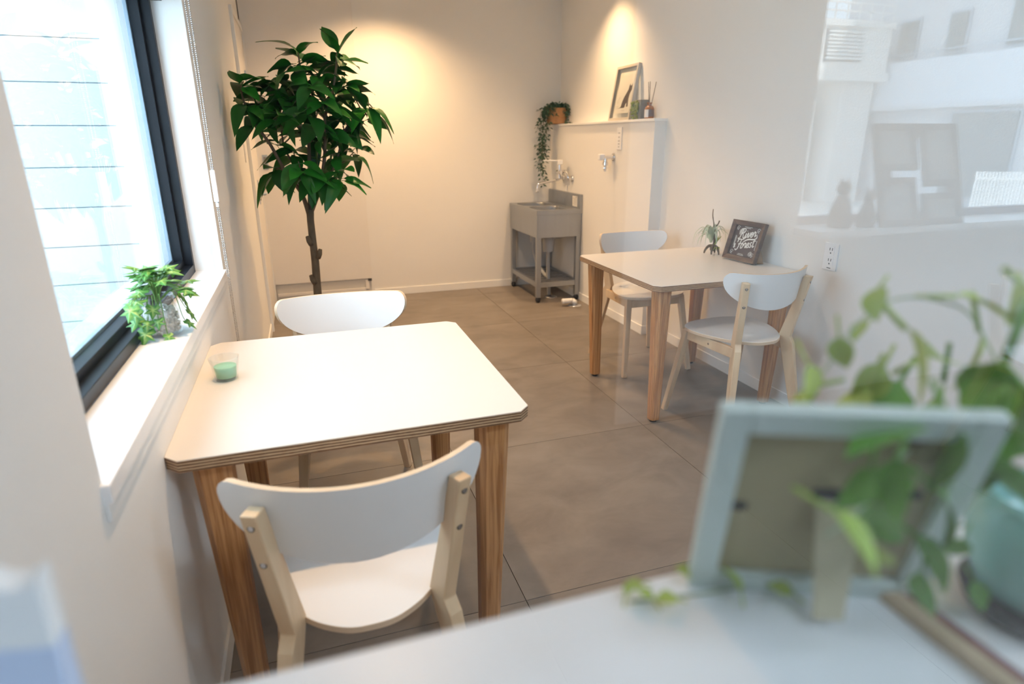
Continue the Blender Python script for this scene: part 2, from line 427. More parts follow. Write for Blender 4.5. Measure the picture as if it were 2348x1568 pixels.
lb(o1, -0.259, -0.237, YB - 0.0215, YB - 0.020, 1.10, 1.18).build('pull_recess', mat('dark grey recess', (0.25, 0.26, 0.28), 0.5, metal=0.5), pl)
lb(o1, XL + 0.0005, XL + 0.006, YB - 0.012, YB - 0.0005, 0.0, 2.40).build('shadow_gap', mat('dark gap', (0.05, 0.04, 0.03), 0.8), d1)
# left-wall door by the corner with lever and hinge
d2 = sroot('door_2', (XL, 4.95, 0)); o2 = Vector((XL, 4.95, 0))
lb(o2, XL + 0.0005, XL + 0.012, 4.56, 5.30, 0.01, 2.05).build('door_panel', M_DOOR, d2, bevel=0.001)
for (a, b_, c_, d_) in ((4.52, 4.558, 0, 2.09), (5.302, 5.33, 0, 2.09)):
    lb(o2, XL + 0.0005, XL + 0.020, a, b_, c_, d_).build('door_frame', M_TRIM, d2, bevel=0.001)
lb(o2, XL + 0.0005, XL + 0.020, 4.558, 5.302, 2.052, 2.09).build('door_frame', M_TRIM, d2, bevel=0.001)
hd = lb(o2, XL + 0.012, XL + 0.017, 4.90, 4.935, 0.86, 1.03).build('lever_plate', M_GREYAL, d2, bevel=0.001)
lv = MB().tube([(0.017, -0.032, 0.93), (0.055, -0.032, 0.93)], 0.009, 10).tube([(0.055, -0.04, 0.93), (0.058, 0.06, 0.93)], 0.008, 10)
lv.build('lever', M_GREYAL, hd, smooth=True)
for z in (1.70,):
    lb(o2, XL + 0.012, XL + 0.022, 5.04, 5.075, z - 0.07, z + 0.07).build('hinge', M_GREYAL, d2, bevel=0.003)

# window_1: black frame, double sash look, pane, white sill and reveal lining
w1 = sroot('window_1', (-0.45, 1.70, SILL)); ow = Vector((-0.45, 1.70, SILL))
FI = -0.405     # inner face of the frame
def wb(name, m, x0, x1, y0, y1, z0, z1, bev=0.0015, par=None): return lb(ow, x0, x1, y0, y1, z0, z1).build(name, m, par or w1, bevel=bev)
fw = 0.030
wb('outer_frame', M_BLACK, FI - 0.075, FI, WY1 - fw, WY1, SILL, WZ1)
wb('outer_frame', M_BLACK, FI - 0.075, FI, WY0, WY0 + fw, SILL, WZ1)
wb('outer_frame', M_BLACK, FI - 0.075, FI, WY0 + fw, WY1 - fw, SILL, SILL + 0.028)
wb('outer_frame', M_BLACK, FI - 0.075, FI, WY0 + fw, WY1 - fw, WZ1 - fw, WZ1)
si = FI - 0.028
a0, a1, b0, b1 = WY0 + fw, WY1 - fw, SILL + 0.028, WZ1 - fw
wb('sash', M_BLACK, si - 0.03, si, a1 - 0.02, a1, b0, b1); wb('sash', M_BLACK, si - 0.03, si, a0, a0 + 0.02, b0, b1)
wb('sash', M_BLACK, si - 0.03, si, a0 + 0.02, a1 - 0.02, b0, b0 + 0.02); wb('sash', M_BLACK, si - 0.03, si, a0 + 0.02, a1 - 0.02, b1 - 0.02, b1)
wb('glazing_bead', M_GREYAL, si - 0.042, si - 0.030, a1 - 0.035, a1 - 0.012, b0 + .012, b1 - .012)
wb('glazing_bead', M_GREYAL, si - 0.042, si - 0.030, a0 + 0.02, a1 - 0.035, b0 + 0.012, b0 + 0.028)
wb('pane', M_PANE, si - 0.022, si - 0.018, a0 + 0.012, a1 - 0.012, b0 + 0.012, b1 - 0.012, 0)
# outside reveal of the frame
wb('outer_sill', mat('grey outer sill', (0.55, 0.60, 0.64), 0.4, metal=0.4), XL - T - 0.03, FI - 0.075, WY0, WY1, SILL - 0.028, SILL - 0.004)
wb('headrail', M_BLACK, FI, FI + 0.035, WY0 + 0.002, WY1 - 0.002, 1.735, WZ1, 0.002)
wb('sill_board', M_SILLW, FI, XL + 0.012, WY0 - 0.012, WY1, SILL - 0.030, SILL, 0.002)
wb('sill_apron', M_TRIM, XL, XL + 0.006, WY0 - 0.012, WY1 + 0.004, SILL - 0.058, SILL - 0.030, 0.001)
wb('reveal_lining', M_TRIM, FI, XL - 0.0005, WY1 - 0.004, WY1, SILL, WZ1, 0)

# glass screen with its white counter board towards the room
w2 = sroot('window_2', (0.96, YG, CZ)); o4 = Vector((0.96, YG, CZ))
lb(o4, XL, XR, YG - 0.003, YG + 0.003, CZ + 0.001, CEIL - 0.001).build('pane', M_SCREEN, w2)
lb(o4, XL + 0.001, XR - 0.001, YG + 0.006, 0.316, CZ - 0.034, CZ).build('sill_board', M_SILLW, w2, bevel=0.003)

# street window of the ante room
w4 = sroot('window_3', (3.7, YF, SILL2)); o5 = Vector((3.7, YF, SILL2))
for (x0, x1, z0, z1) in ((FX0, FX0 + 0.05, SILL2, FZ1), (FX1 - 0.05, FX1, SILL2, FZ1), (FX0 + 0.05, FX1 - 0.05, SILL2, SILL2 + 0.04), (FX0 + 0.05, FX1 - 0.05, FZ1 - 0.05, FZ1)):
    lb(o5, x0, x1, YF - 0.10, YF - 0.05, z0, z1).build('outer_frame', mat('slate frame', (0.20, 0.22, 0.30), 0.4, metal=0.3), w4, bevel=0.002)
lb(o5, FX0 + 0.05, FX1 - 0.05, YF - 0.078, YF - 0.073, SILL2 + 0.04, FZ1 - 0.05).build('pane', M_GLASS, w4)
lb(o5, FX0 - 0.02, FX1 + 0.02, YF - 0.05, YF + 0.17, SILL2 - 0.032, SILL2).build('sill_board', M_SILLW, w4, bevel=0.003)

# ================================================================== OUTSIDE
GZ = -1.0
struct('ground', MB().box(-40, 60, -60, 40, GZ - 0.3, GZ), mat('pale concrete ground', (0.62, 0.62, 0.60), 0.85, vary=0.08, scale=1.5))
# neighbour's wall of horizontal boards seen through the side window
nb = thing('neighbour_house', 'white house wall of wide horizontal boards seen through the side window', 'house', (-3.0, 6.2, GZ))
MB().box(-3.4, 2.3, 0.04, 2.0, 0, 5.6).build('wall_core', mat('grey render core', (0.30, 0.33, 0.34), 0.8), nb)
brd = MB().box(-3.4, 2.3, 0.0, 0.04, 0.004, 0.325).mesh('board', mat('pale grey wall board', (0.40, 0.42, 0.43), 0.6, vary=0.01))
for k in range(17):
    inst(brd, 'board', nb, Matrix.Translation((0, 0, 0.125 + 0.3285 * k)))

# buildings across the street (seen reflected in the glass screen)
M_RENDER = mat('white render', (0.82, 0.80, 0.77), 0.8, vary=0.02)
M_RENDERB = mat('grey render', (0.62, 0.64, 0.68), 0.8, vary=0.03)
M_WINB = mat('dark bluish window glass', (0.16, 0.20, 0.22), 0.1, vary=0.1)
M_LOUV = mat('pale louvre', (0.80, 0.80, 0.78), 0.5)
def ry(yv): return 2 * YG - yv
hb = thing('corner_house', 'sunlit white house with boxed upper storey and roof railing across the street', 'house', (18.3, ry(18.0), GZ))
def hbx(name, m, x0, x1, yv0, yv1, z0, z1, par=hb, bev=0.0):
    return MB().box(x0 - 18.3, x1 - 18.3, ry(yv1) - ry(18.0), ry(yv0) - ry(18.0), z0 - GZ, z1 - GZ).build(name, m, par, bevel=bev)
hbx('upper_storey', M_RENDER, 16.6, 19.8, 18.0, 21.0, 3.15, 4.95)
hbx('ledge', M_RENDER, 16.5, 19.85, 17.9, 18.0, 3.15, 3.42); hbx('parapet', M_RENDER, 16.55, 19.85, 17.92, 18.1, 4.82, 5.02)
hbx('column', M_RENDER, 18.35, 19.8, 18.4, 21.0, GZ, 3.15); hbx('side_wall', M_RENDER, 16.9, 17.9, 19.0, 21.0, GZ, 2.6)
hbx('entrance_door', M_WINB, 17.92, 18.30, 19.6, 19.7, GZ, 2.9)
lou = hbx('louvre_window', M_WINB, 17.0, 18.6, 17.96, 18.0, 3.75, 4.72)
for k in range(8):
    MB().box(17.04 - 18.3, 18.56 - 18.3, 0.04, 0.10, 3.80 + k * 0.115 - GZ, 3.88 + k * 0.115 - GZ).build('slat', M_LOUV, lou)
for k in range(7):
    hbx('railing_post', M_LOUV, 16.7 + k * 0.5, 16.74 + k * 0.5, 17.95, 17.99, 5.02, 5.5)
for z in (5.25, 5.5): hbx('rail', M_LOUV, 16.6, 19.8, 17.95, 17.99, z, z + 0.05)
fb = thing('apartment_block', 'shaded grey apartment block with balcony band across the street', 'building', (20.3, ry(14.5), GZ))
def fbx(name, m, x0, x1, yv0, yv1, z0, z1, par=fb):
    return MB().box(x0 - 20.3, x1 - 20.3, ry(yv1) - ry(14.5), ry(yv0) - ry(14.5), z0 - GZ, z1 - GZ).build(name, m, par)
fbx('wall', M_RENDERB, 20.3, 24, 9.0, 20.5, GZ, 9.0)
fbx('balcony_band', mat('pale blue panel', (0.70, 0.75, 0.82), 0.7), 19.95, 20.3, 9.0, 18.6, 2.35, 3.75)
fbx('balcony_slab', M_RENDERB, 19.85, 20.3, 9.0, 18.6, 2.2, 2.35)
for (ya, yb, za, zb) in ((17.3, 18.1, 3.85, 5.1), (15.6, 16.3, 3.85, 5.1), (12.2, 14.4, 3.8, 5.3), (9.4, 11.2, 3.8, 5.3), (13.4, 15.6, -0.6, 2.1), (9.6, 11.0, -0.4, 2.0)):
    f_ = fbx('window', M_GREYAL, 20.24, 20.3, ya, yb, za, zb)
    MB().box(19.94 + 0.25 - 20.3, 20.24 - 20.3, ry(yb) - ry(14.5) + 0.08, ry(ya) - ry(14.5) - 0.08, za + 0.08 - GZ, zb - 0.08 - GZ).build('pane', M_WINB, f_)
fbx('rail', M_GREYAL, 19.98, 20.02, 9.0, 18.6, 3.95, 4.0)
fn = thing('street_fence', 'white slatted fence on a low kerb across the street', 'fence', (20.0, ry(14.0), GZ))
sl = MB().box(0, 0.05, 0, 0.02, 0.35, 1.45).mesh('slat', M_LOUV)
MB().box(0, 4.2, 0.02, 0.05, 0.5, 0.56).box(0, 4.2, 0.02, 0.05, 1.25, 1.31).build('rail', M_LOUV, fn); MB().box(-0.05, 4.3, -0.1, 0.1, 0, 0.32).build('kerb', M_RENDERB, fn)
for k in range(60): inst(sl, 'slat', fn, Matrix.Translation((0.07 * k, 0, 0)))
fn.rotation_euler = (0, 0, R(40)); fn.location = (16.6, ry(11.8), GZ)

# ================================================================== CHAIRS
M_SCR = M_SCREW
def make_chair():
    t = thing('dining_chair', 'x', 'chair', group='white bentwood style chairs with birch legs')
    # seat
    half = [(0, .198), (.115, .185), (.190, .130), (.203, .045), (.172, -.060), (.118, -.150), (.055, -.198), (0, -.208)]
    ctrl = [(x, y, 0) for x, y in half] + [(-x, y, 0) for x, y in half[-2:0:-1]]
    pts = [(p.x, p.y) for p in catmull(ctrl, 6, True)][::-1]
    MB().prism(pts, .442, .457, 1, 0, 0).build('seat', [M_LAM, M_PLYL], t, bevel=.002)
    # backrest: curved sheet
    a, Rr, th = .230, .32, .012
    n = 28
    def outline():
        top = []; bot = []
        for i in range(n + 1):
            u = -1 + 2 * i / n; u = math.sin(u * math.pi / 2) if True else u
            x = a * u; au = abs(u)
            rt = max(0.0, (au - .90) / .10)
            zt = .763 + .010 * min(au, .90) ** 2 - .031 * (1 - math.sqrt(max(0.0, 1 - rt * rt)))
            zb = .740 - (.740 - .602) * math.sqrt(max(0.0, 1 - au * au))
            if au > .9999: zt = zb = .7402
            zt = max(zt, zb)
            top.append((x, zt)); bot.append((x, zb))
        return top, bot
    top, bot = outline()
    def surf(x, z, off):
        lean = (.775 - z) * .16
        yc = -.244 + lean + (Rr - math.sqrt(Rr * Rr - x * x))
        nx, ny = -x / Rr, math.sqrt(1 - (x / Rr) ** 2)
        return (x + nx * off, yc + ny * off, z)
    mb = MB(); K = 6
    for off, flip in ((0, 0), (th, 1)):
        vs = []; fs = []
        for i in range(n + 1):
            for k in range(K + 1):
                q = k / K; vs.append(surf(top[i][0], bot[i][1] * (1 - q) + top[i][1] * q, off))
        for i in range(n):
            for k in range(K):
                f = (i * (K + 1) + k, (i + 1) * (K + 1) + k, (i + 1) * (K + 1) + k + 1, i * (K + 1) + k + 1)
                fs.append(f if not flip else f[::-1])
        mb.add(vs, fs, 0)
    W = (n + 1) * (K + 1)
    fs = []
    for i in range(n):
        fs.append((i * (K + 1), W + i * (K + 1), W + (i + 1) * (K + 1), (i + 1) * (K + 1)))
        fs.append((i * (K + 1) + K, (i + 1) * (K + 1) + K, W + (i + 1) * (K + 1) + K, W + i * (K + 1) + K))
    mb.f += fs; mb.m += [1] * len(fs)
    b = mb.build('backrest', [M_LAM, M_EDGE], t, smooth=True, angle=40)
    bm = bmesh.new(); bm.from_mesh(b.data); bmesh.ops.remove_doubles(bm, verts=bm.verts, dist=1e-5); bmesh.ops.recalc_face_normals(bm, faces=bm.faces); bm.to_mesh(b.data); bm.free()
    # rear posts (boomerang) with screws and drilled holes
    for s in (-1, 1):
        P = [Vector((s * .208, -.238, 0)), Vector((s * .146, -.170, .425)), Vector((s * .1395, -.160, .455)), Vector((s * .172, -.211, .735))]
        dims = [(.026, .030), (.030, .058), (.030, .050), (.028, .032)]
        rings = []
        for p, (wx, wy) in zip(P, dims):
            # section turned a little so that its back faces outwards
            ang = s * R(24); cx_, sx_ = math.cos(ang), math.sin(ang)
            rings.append([p + Vector((dx * cx_ - dy * sx_, dx * sx_ + dy * cx_, 0)) for dx, dy in ((-wx / 2, -wy / 2), (wx / 2, -wy / 2), (wx / 2, wy / 2), (-wx / 2, wy / 2))])
        po = MB().loft(rings).build('rear_post', M_BIRCH, t, bevel=.003)
        ang = s * R(24); bd = Vector((math.sin(ang), -math.cos(ang), 0))
        for q, (fz, m_) in enumerate(((.91, M_SCR), (.62, M_SCR))):
            c = P[2].lerp(P[3], fz); half_d = (dims[2][1] * (1 - fz) + dims[3][1] * fz) / 2
            sc = MB().tube([c + bd * (half_d - .004), c + bd * (half_d + .0006)], .0066, 14)
            ho = sc.build('screw_hole', M_HOLE, po)
            c2 = c + bd * (half_d + .0004)
            MB().tube([c2, c2 + bd * .0008], .0050, 12).build('screw', m_, po, smooth=False)
        # front legs
        MB().bar((s * .168, .132, .440), (s * .212, .208, 0), .034, .030, 0, (0, 1, 0), .025, .024).build('front_leg', M_BIRCH, t, bevel=.003)
        rl = MB().bar((s * .170, .120, .416), (s * .150, -.165, .410), .020, .046).build('side_rail', M_BIRCH, t, bevel=.002)
        c = Vector((s * .160, -.02, .412)); MB().tube([c + Vector((s * .008, 0, 0)), c + Vector((s * .0115, 0, 0))], .0055, 10).build('screw', M_SCR, rl)
    MB().bar((-.160, .138, .414), (.160, .138, .414), .020, .044).build('front_rail', M_BIRCH, t, bevel=.002)
    return t
ch = make_chair()
SPOTS = [
    ((.042, 1.150, 0), 0, 'white dining chair seen from behind at the near side of the window table'),
    ((.095, 2.070, 0), 180, 'white dining chair facing the camera at the far side of the window table'),
    ((1.850, 3.110, 0), 180, 'white dining chair at the far side of the table by the right wall'),
    ((1.850, 2.262, 0), 4, 'white dining chair seen from behind at the near side of the right table'),
    ((2.79, -1.215, 0), 0, 'white dining chair by the street window, reflected at the right edge'),
]
for i, (loc, rz, lab) in enumerate(SPOTS):
    o = ch if i == 0 else copy_tree(ch)
    o.location = loc; o.rotation_euler = (0, 0, R(rz)); o['label'] = lab

# ================================================================== TABLES
def make_table(name, x0, x1, y0, y1, z, label):
    t = thing(name, label, 'table', ((x0 + x1) / 2, (y0 + y1) / 2, 0), group='square plywood tables')
    hx, hy, c, th = (x1 - x0) / 2, (y1 - y0) / 2, .026, .027
    p = [(-hx + c, -hy), (hx - c, -hy), (hx, -hy + c), (hx, hy - c), (hx - c, hy), (-hx + c, hy), (-hx, hy - c), (-hx, -hy + c)]
    MB().prism(p, -th, -.0015, 0, 0, 0).build('table_top', [M_PLY], t, bevel=.0008, seg=1, loc=(0, 0, z))
    MB().prism(p, -.0015, 0, 0).build('laminate_sheet', [M_TLAM], t, loc=(0, 0, z))
    for sx in (-1, 1):
        for sy in (-1, 1):
            cx_, cy_ = sx * (hx - .088), sy * (hy - .088)
            rings = []
            for zz, wd, sh in ((0.012, .050, 0), (.30, .060, .010), (z - th - .004, .076, .022)):
                ww, ch_ = wd / 2, wd * .20
                ox, oy = cx_ + sx * sh * .6, cy_ + sy * sh * .6
                rings.append([(ox + a, oy + b, zz) for a, b in ((-ww + ch_, -ww), (ww - ch_, -ww), (ww, -ww + ch_), (ww, ww - ch_), (ww - ch_, ww), (-ww + ch_, ww), (-ww, ww - ch_), (-ww, -ww + ch_))])
            lg = MB().loft(rings).build('leg', M_LARCH, t, bevel=.001, seg=1)
            MB().lathe([(.017, 0), (.017, .012)], 16, (cx_, cy_, 0)).build('foot_pad', M_RUB, lg)
            MB().lathe([(.044, z - th - .004), (.046, z - th)], 20, (cx_ + sx * .0132, cy_ + sy * .0132, 0)).build('mount_plate', M_RUB, lg)
    return t
make_table('dining_table', -.3105, .447, 1.206, 1.977, .712, 'cream topped plywood table under the side window with a candle on it')
make_table('dining_table', 1.412, 2.230, 2.265, 3.085, .690, 'plywood table against the right wall with a sign and air plant')

# ================================================================== TREE
tr = thing('rubber_tree', 'tall artificial tree with dark glossy leaves in the far left corner', 'tree', (0.02, 3.42, 0))
TB = Vector((0.02, 3.42, 0))
def TP(px, py, y): return PY(px, py, y) - TB
MB().lathe([(.10, 0), (.125, .02), (.14, .20), (.145, .24), (.135, .245), (.13, .22), (.0005, .215)], 28).build('pot', mat('white planter', (.78, .77, .75), .5), tr, smooth=True, angle=40)
trunk = [Vector((.0, 0, .20)), Vector((.0, .0, .40))] + [TP(*q) for q in ((727, 655, 3.42), (723, 600, 3.42), (717, 550, 3.42), (712, 505, 3.42), (711, 480, 3.42))]
tk = MB().tube(trunk, [.024, .023, .021, .020, .0185, .018, .019], 12).build('trunk', M_BARK, tr, smooth=True)
for (px, py, sx) in ((729, 590, 1), (714, 560, -1), (722, 648, -1)):
    c = TP(px, py, 3.41); MB().tube([c, c + Vector((sx * .010, -.012, .02)), c + Vector((sx * .016, -.014, .045))], [.016, .014, .010], 8).build('knot', M_BARK, tk, smooth=True)
BR = {
 'a': [(708, 490, 3.42), (690, 440, 3.40), (655, 395, 3.38), (622, 335, 3.36), (590, 290, 3.34), (560, 235, 3.33), (552, 195, 3.33)],
 'b': [(711, 480, 3.43), (710, 420, 3.45), (708, 330, 3.48), (700, 240, 3.46), (690, 170, 3.45), (684, 120, 3.45)],
 'c': [(714, 485, 3.42), (735, 425, 3.40), (745, 350, 3.36), (745, 270, 3.33), (765, 200, 3.35), (772, 120, 3.36)],
 'd': [(735, 425, 3.40), (768, 380, 3.40), (790, 300, 3.42), (815, 270, 3.42), (840, 262, 3.42)],
 'e': [(690, 440, 3.40), (678, 390, 3.50), (650, 330, 3.52), (642, 250, 3.50), (636, 190, 3.48)],
 'f': [(735, 440, 3.40), (757, 410, 3.30), (775, 415, 3.25), (785, 425, 3.22)],
 'g': [(700, 440, 3.40), (690, 400, 3.28), (688, 385, 3.22), (684, 370, 3.2)],
 'h': [(710, 420, 3.45), (715, 330, 3.60), (735, 240, 3.66), (790, 200, 3.66)],
 'i': [(655, 395, 3.38), (640, 385, 3.42), (628, 395, 3.45)],
}
for k, pts in BR.items():
    v = catmull([TP(*q) for q in pts], 3)
    n = len(v); r0 = .012 if k in 'abc' else .007
    MB().tube(v, [r0 * (1 - .72 * i / (n - 1)) for i in range(n)], 8).build('branch', M_BARK, tr, smooth=True)
def leaf_mesh(name, L, W, bend, fold, m, K=7, wav=0.0):
    mb = MB(); vs = []; vein = []
    for i in range(K + 1):
        t = i / K
        wd = W * math.sin(math.pi * min(1, t ** .85 * 1.0)) ** .8 * (1 - .25 * t)
        if i == K: wd = 0.0008
        if i == 0: wd = 0.002
        y = L * t; z = -bend * L * t * t + .004
        for s in (-1, -.5, 0, .5, 1):
            vs.append((s * wd / 2, y, z + abs(s) * wd * .5 * fold + wav * math.sin(t * 9 + s * 2) * abs(s)))
    fs = []
    for i in range(K):
        for q in range(4): a_ = i * 5 + q; fs.append((a_, a_ + 1, a_ + 6, a_ + 5))
    mb.add(vs, fs); mb.recalc = False
    # short stalk
    mb.tube([(0, -.022, -.004), (0, 0, .003)], .0016, 5)
    me = mb.mesh(name, m, True); return me
LV = [leaf_mesh('leaf', L_, W_, b_, f_, M_LEAF, wav=wv) for L_, W_, b_, f_, wv in ((.150, .090, .25, .25, .003), (.140, .086, .45, .2, .004), (.160, .086, .10, .25, .003), (.130, .084, .6, .25, .002), (.145, .076, .9, .3, .003))]
def aim(pos, d, roll=0.0):
    d = Vector(d).normalized(); up = Vector((0, 0, 1))
    x = d.cross(up)
    if x.length < .05: x = Vector((1, 0, 0))
    x.normalize(); z = x.cross(d)
    m = Matrix((x, d, z)).transposed().to_4x4() @ Matrix.Rotation(roll, 4, 'Y'); m.translation = Vector(pos); return m
Z4 = lambda zx, zy: (480 + zx * .2806, 40 + zy * .2806)
CL = [(730, 310, 3.45, 3), (1050, 330, 3.36, 6), (1100, 560, 3.40, 7), (555, 560, 3.48, 6), (255, 570, 3.34, 6), (285, 730, 3.33, 6), (930, 730, 3.28, 7), (1090, 860, 3.42, 6),
      (1290, 790, 3.42, 7), (820, 590, 3.30, 6), (600, 690, 3.36, 6), (560, 800, 3.28, 6), (830, 830, 3.26, 5), (960, 960, 3.34, 7), (1120, 960, 3.44, 5), (735, 1230, 3.20, 7), (545, 1260, 3.42, 6),
      (880, 1290, 3.26, 5), (1070, 1300, 3.25, 6), (1050, 1150, 3.38, 5), (690, 900, 3.50, 6), (450, 690, 3.40, 6), (1190, 660, 3.55, 6), (980, 420, 3.48, 6), (700, 420, 3.44, 6), (690, 1090, 3.52, 5),
      (800, 420, 3.58, 5), (360, 860, 3.36, 3), (1010, 600, 3.60, 5), (860, 1010, 3.60, 5), (480, 560, 3.55, 4), (1180, 1100, 3.50, 4), (640, 560, 3.62, 5), (900, 520, 3.40, 5), (760, 720, 3.45, 5), (560, 1010, 3.50, 3)]
cc = TP(700, 300, 3.42)
rl_ = random.Random(11)
for (zx, zy, yy, cnt) in CL:
    px, py = Z4(zx, zy); c = TP(px, py, yy)
    out = (c - cc); out.z *= .6
    ph = rl_.uniform(0, 6.28)
    top = zy < 335
    for k in range(cnt + 2):
        a_ = ph + k * 2.4
        el = rl_.uniform(-.55, .45) + (.9 if (top and k < 3) else 0) + (-.45 if zy > 1200 and k % 2 else 0)
        d = Vector((math.cos(a_) * math.cos(el), math.sin(a_) * math.cos(el), math.sin(el))) + out * .6
        s_ = rl_.uniform(.78, 1.08)
        m_ = aim(c + d.normalized() * .012 + Vector((0, 0, rl_.uniform(-.03, .03))), d, rl_.uniform(-.7, .7)) @ Matrix.Scale(s_, 4)
        # keep clear of the left wall
        lm = LV[rl_.randrange(len(LV))]
        if min((m_ @ v_.co).x for v_ in lm.vertices) + TB.x < XL + .010:
            d.x = abs(d.x) * .6 + .15; m_ = aim(c + Vector((.01, 0, 0)), d, rl_.uniform(-.4, .4)) @ Matrix.Scale(.8, 4)
            if min((m_ @ v_.co).x for v_ in lm.vertices) + TB.x < XL + .008: continue
        inst(lm, 'leaf', tr, m_)
    nearest = min((TP(*q) for pts in BR.values() for q in pts), key=lambda p_: (p_ - c).length + (0.2 if p_.z > c.z else 0))
    MB().tube([nearest, nearest.lerp(c, .5) + Vector((0, 0, -.015)), c], [.0045, .0035, .003], 6).build('twig', M_TWIG, tr, smooth=True)

# ================================================================== SINK
SX0, SX1, SY0, SY1, SZ = 1.752, PXF - .002, 4.635, 5.325, .760
sk = thing('steel_sink', 'stainless steel double sink on legs in the far right corner', 'sink', ((SX0 + SX1) / 2, (SY0 + SY1) / 2, 0))
so = Vector(((SX0 + SX1) / 2, (SY0 + SY1) / 2, 0)); hw, hd_ = (SX1 - SX0) / 2, (SY1 - SY0) / 2
def sbx(name, m, x0, x1, y0, y1, z0, z1, bev=.0015, par=None): return lb(so, x0, x1, y0, y1, z0, z1).build(name, m, par or sk, bevel=bev)
# worktop plate with two rounded bowls
bm = bmesh.new()
def loop(pts, z):
    vs = [bm.verts.new((p[0], p[1], z)) for p in pts]; es = [bm.edges.new((vs[i], vs[(i + 1) % len(vs)])) for i in range(len(vs))]; return vs, es
outer = [(-hw, -hd_), (hw, -hd_), (hw, hd_), (-hw, hd_)]
bowls = [rrect(.275, .275, .07, 6, -.03, -.165), rrect(.275, .275, .07, 6, -.03, .165)]
vo, eo = loop(outer, SZ); alle = list(eo); bl = []
for bw in bowls:
    v_, e_ = loop(bw, SZ); alle += e_; bl.append(v_)
bmesh.ops.triangle_fill(bm, use_beauty=True, use_dissolve=False, edges=alle)
lo = [bm.verts.new((v.co.x, v.co.y, SZ - .036)) for v in vo]
for i in range(4): bm.faces.new((vo[i], vo[(i + 1) % 4], lo[(i + 1) % 4], lo[i]))
me = bpy.data.meshes.new('worktop'); bmesh.ops.recalc_face_normals(bm, faces=bm.faces); bm.to_mesh(me); bm.free(); me.materials.append(M_STEEL)
wt = bpy.data.objects.new('worktop', me); COL.objects.link(wt); wt.parent = sk
for cy_ in (-.165, .165):
    rings = []
    for zz, k in ((SZ, 1), (SZ - .006, .975), (SZ - .09, .94), (SZ - .145, .90), (SZ - .158, .80), (SZ - .162, .12)):
        rings.append([(-.03 + (p[0] + .03) * k, cy_ + (p[1] - cy_) * k, zz) for p in rrect(.275, .275, .07, 6, -.03, cy_)])
    b_ = MB().loft(rings, 0, False).build('bowl', M_STEELD, sk, smooth=True)
    MB().lathe([(.001, SZ - .1615), (.03, SZ - .1610), (.032, SZ - .1595)], 20, (-.03, cy_, 0)).build('strainer', M_CHROME, b_, smooth=True)
sbx('backsplash', M_STEEL, SX1 - .022, SX1, SY0, SY1, SZ, .874)
lab_ = lb(so, SX1 - .0235, SX1 - .0222, 4.69, 4.785, .772, .855).build('product_label', mat('paper label', (.80, .78, .74), .7), sk)
# printed lines on the label
pr = MB()
for k in range(9):
    y1_ = 4.775 - so.y; pr.box(SX1 - .0238 - so.x, SX1 - .0234 - so.x, 4.70 - so.y, y1_ - (.02 if k % 3 == 2 else 0), .838 - k * .0068, .8395 - k * .0068)
pr.box(SX1 - .0238 - so.x, SX1 - .0234 - so.x, 4.698 - so.y, 4.722 - so.y, .843, .850)
pr.build('print', mat('grey print', (.35, .33, .32), .7), lab_)
sbx('apron', M_STEEL, SX0 + .004, SX0 + .010, SY0 + .004, SY1 - .002, .540, SZ - .036); sbx('apron', M_STEEL, SX0 + .010, SX1 - .004, SY0 + .004, SY0 + .010, .540, SZ - .036)
for (x_, y_) in ((SX0 + .025, SY0 + .025), (SX1 - .025, SY0 + .025), (SX0 + .025, SY1 - .03), (SX1 - .025, SY1 - .03)):
    lg = sbx('leg', M_STEEL, x_ - .019, x_ + .019, y_ - .019, y_ + .019, .045, .545)
    MB().sphere((x_ - so.x, y_ - so.y, .024), .0235, 12, 8).tube([(x_ - so.x, y_ - so.y, .035), (x_ - so.x, y_ - so.y, .048)], .010, 8).build('ball_foot', M_RUB, lg, smooth=True)
xs0, xs1, ys0, ys1 = SX0 + .008, SX1 - .008, SY0 + .008, SY1 - .014
for (a_, b_, c_, d_) in ((xs0, xs0 + .022, ys0 + .037, ys1 - .037), (xs1 - .022, xs1, ys0 + .037, ys1 - .037), (xs0 + .037, xs1 - .037, ys0, ys0 + .022), (xs0 + .037, xs1 - .037, ys1 - .022, ys1)):
    sbx('shelf_rail', M_STEEL, a_, b_, c_, d_, .130, .172)
slm = MB().box(-.175, .175, -.016, .016, 0, .008).mesh('shelf_slat', M_STEEL)
for k in range(8): inst(slm, 'shelf_slat', sk, Matrix.Translation((0, -.262 + k * .075, .150)))
# traps and hoses
def vy(x, y, z): return (x - so.x, y - so.y, z)
MB().lathe([(.040, .46), (.042, .56), (.046, .60)], 18, vy(1.925, 4.815, 0)).lathe([(.046, .40), (.048, .57), (.048, .585)], 18, vy(1.925, 4.815, 0)).build('trap_body', M_PVC, sk, smooth=True, angle=40)
MB().lathe([(.040, .43), (.044, .60)], 18, vy(1.925, 5.145, 0)).build('trap_body', M_PVC, sk, smooth=True, angle=40)
def hose(pts, r=.016):
    v = catmull(pts, 14); rad = [r * (1 + .10 * (1 if i % 2 else -1)) for i in range(len(v))]
    return MB().tube(v, rad, 10)
hose([vy(1.925, 4.815, .41), vy(1.925, 4.815, .30), vy(1.93, 4.815, .16), vy(1.94, 4.82, .02)]).build('drain_hose', M_PVC, sk, smooth=True)
hose([vy(1.925, 5.145, .44), vy(1.92, 5.14, .34), vy(1.92, 5.02, .24), vy(1.93, 4.88, .18), vy(1.945, 4.835, .165)]).build('drain_hose', M_PVC, sk, smooth=True)
hose([vy(1.965, 4.80, .52), vy(2.02, 4.79, .52), vy(2.06, 4.79, .54), vy(2.07, 4.80, .60)]).build('overflow_hose', M_PVC, sk, smooth=True)
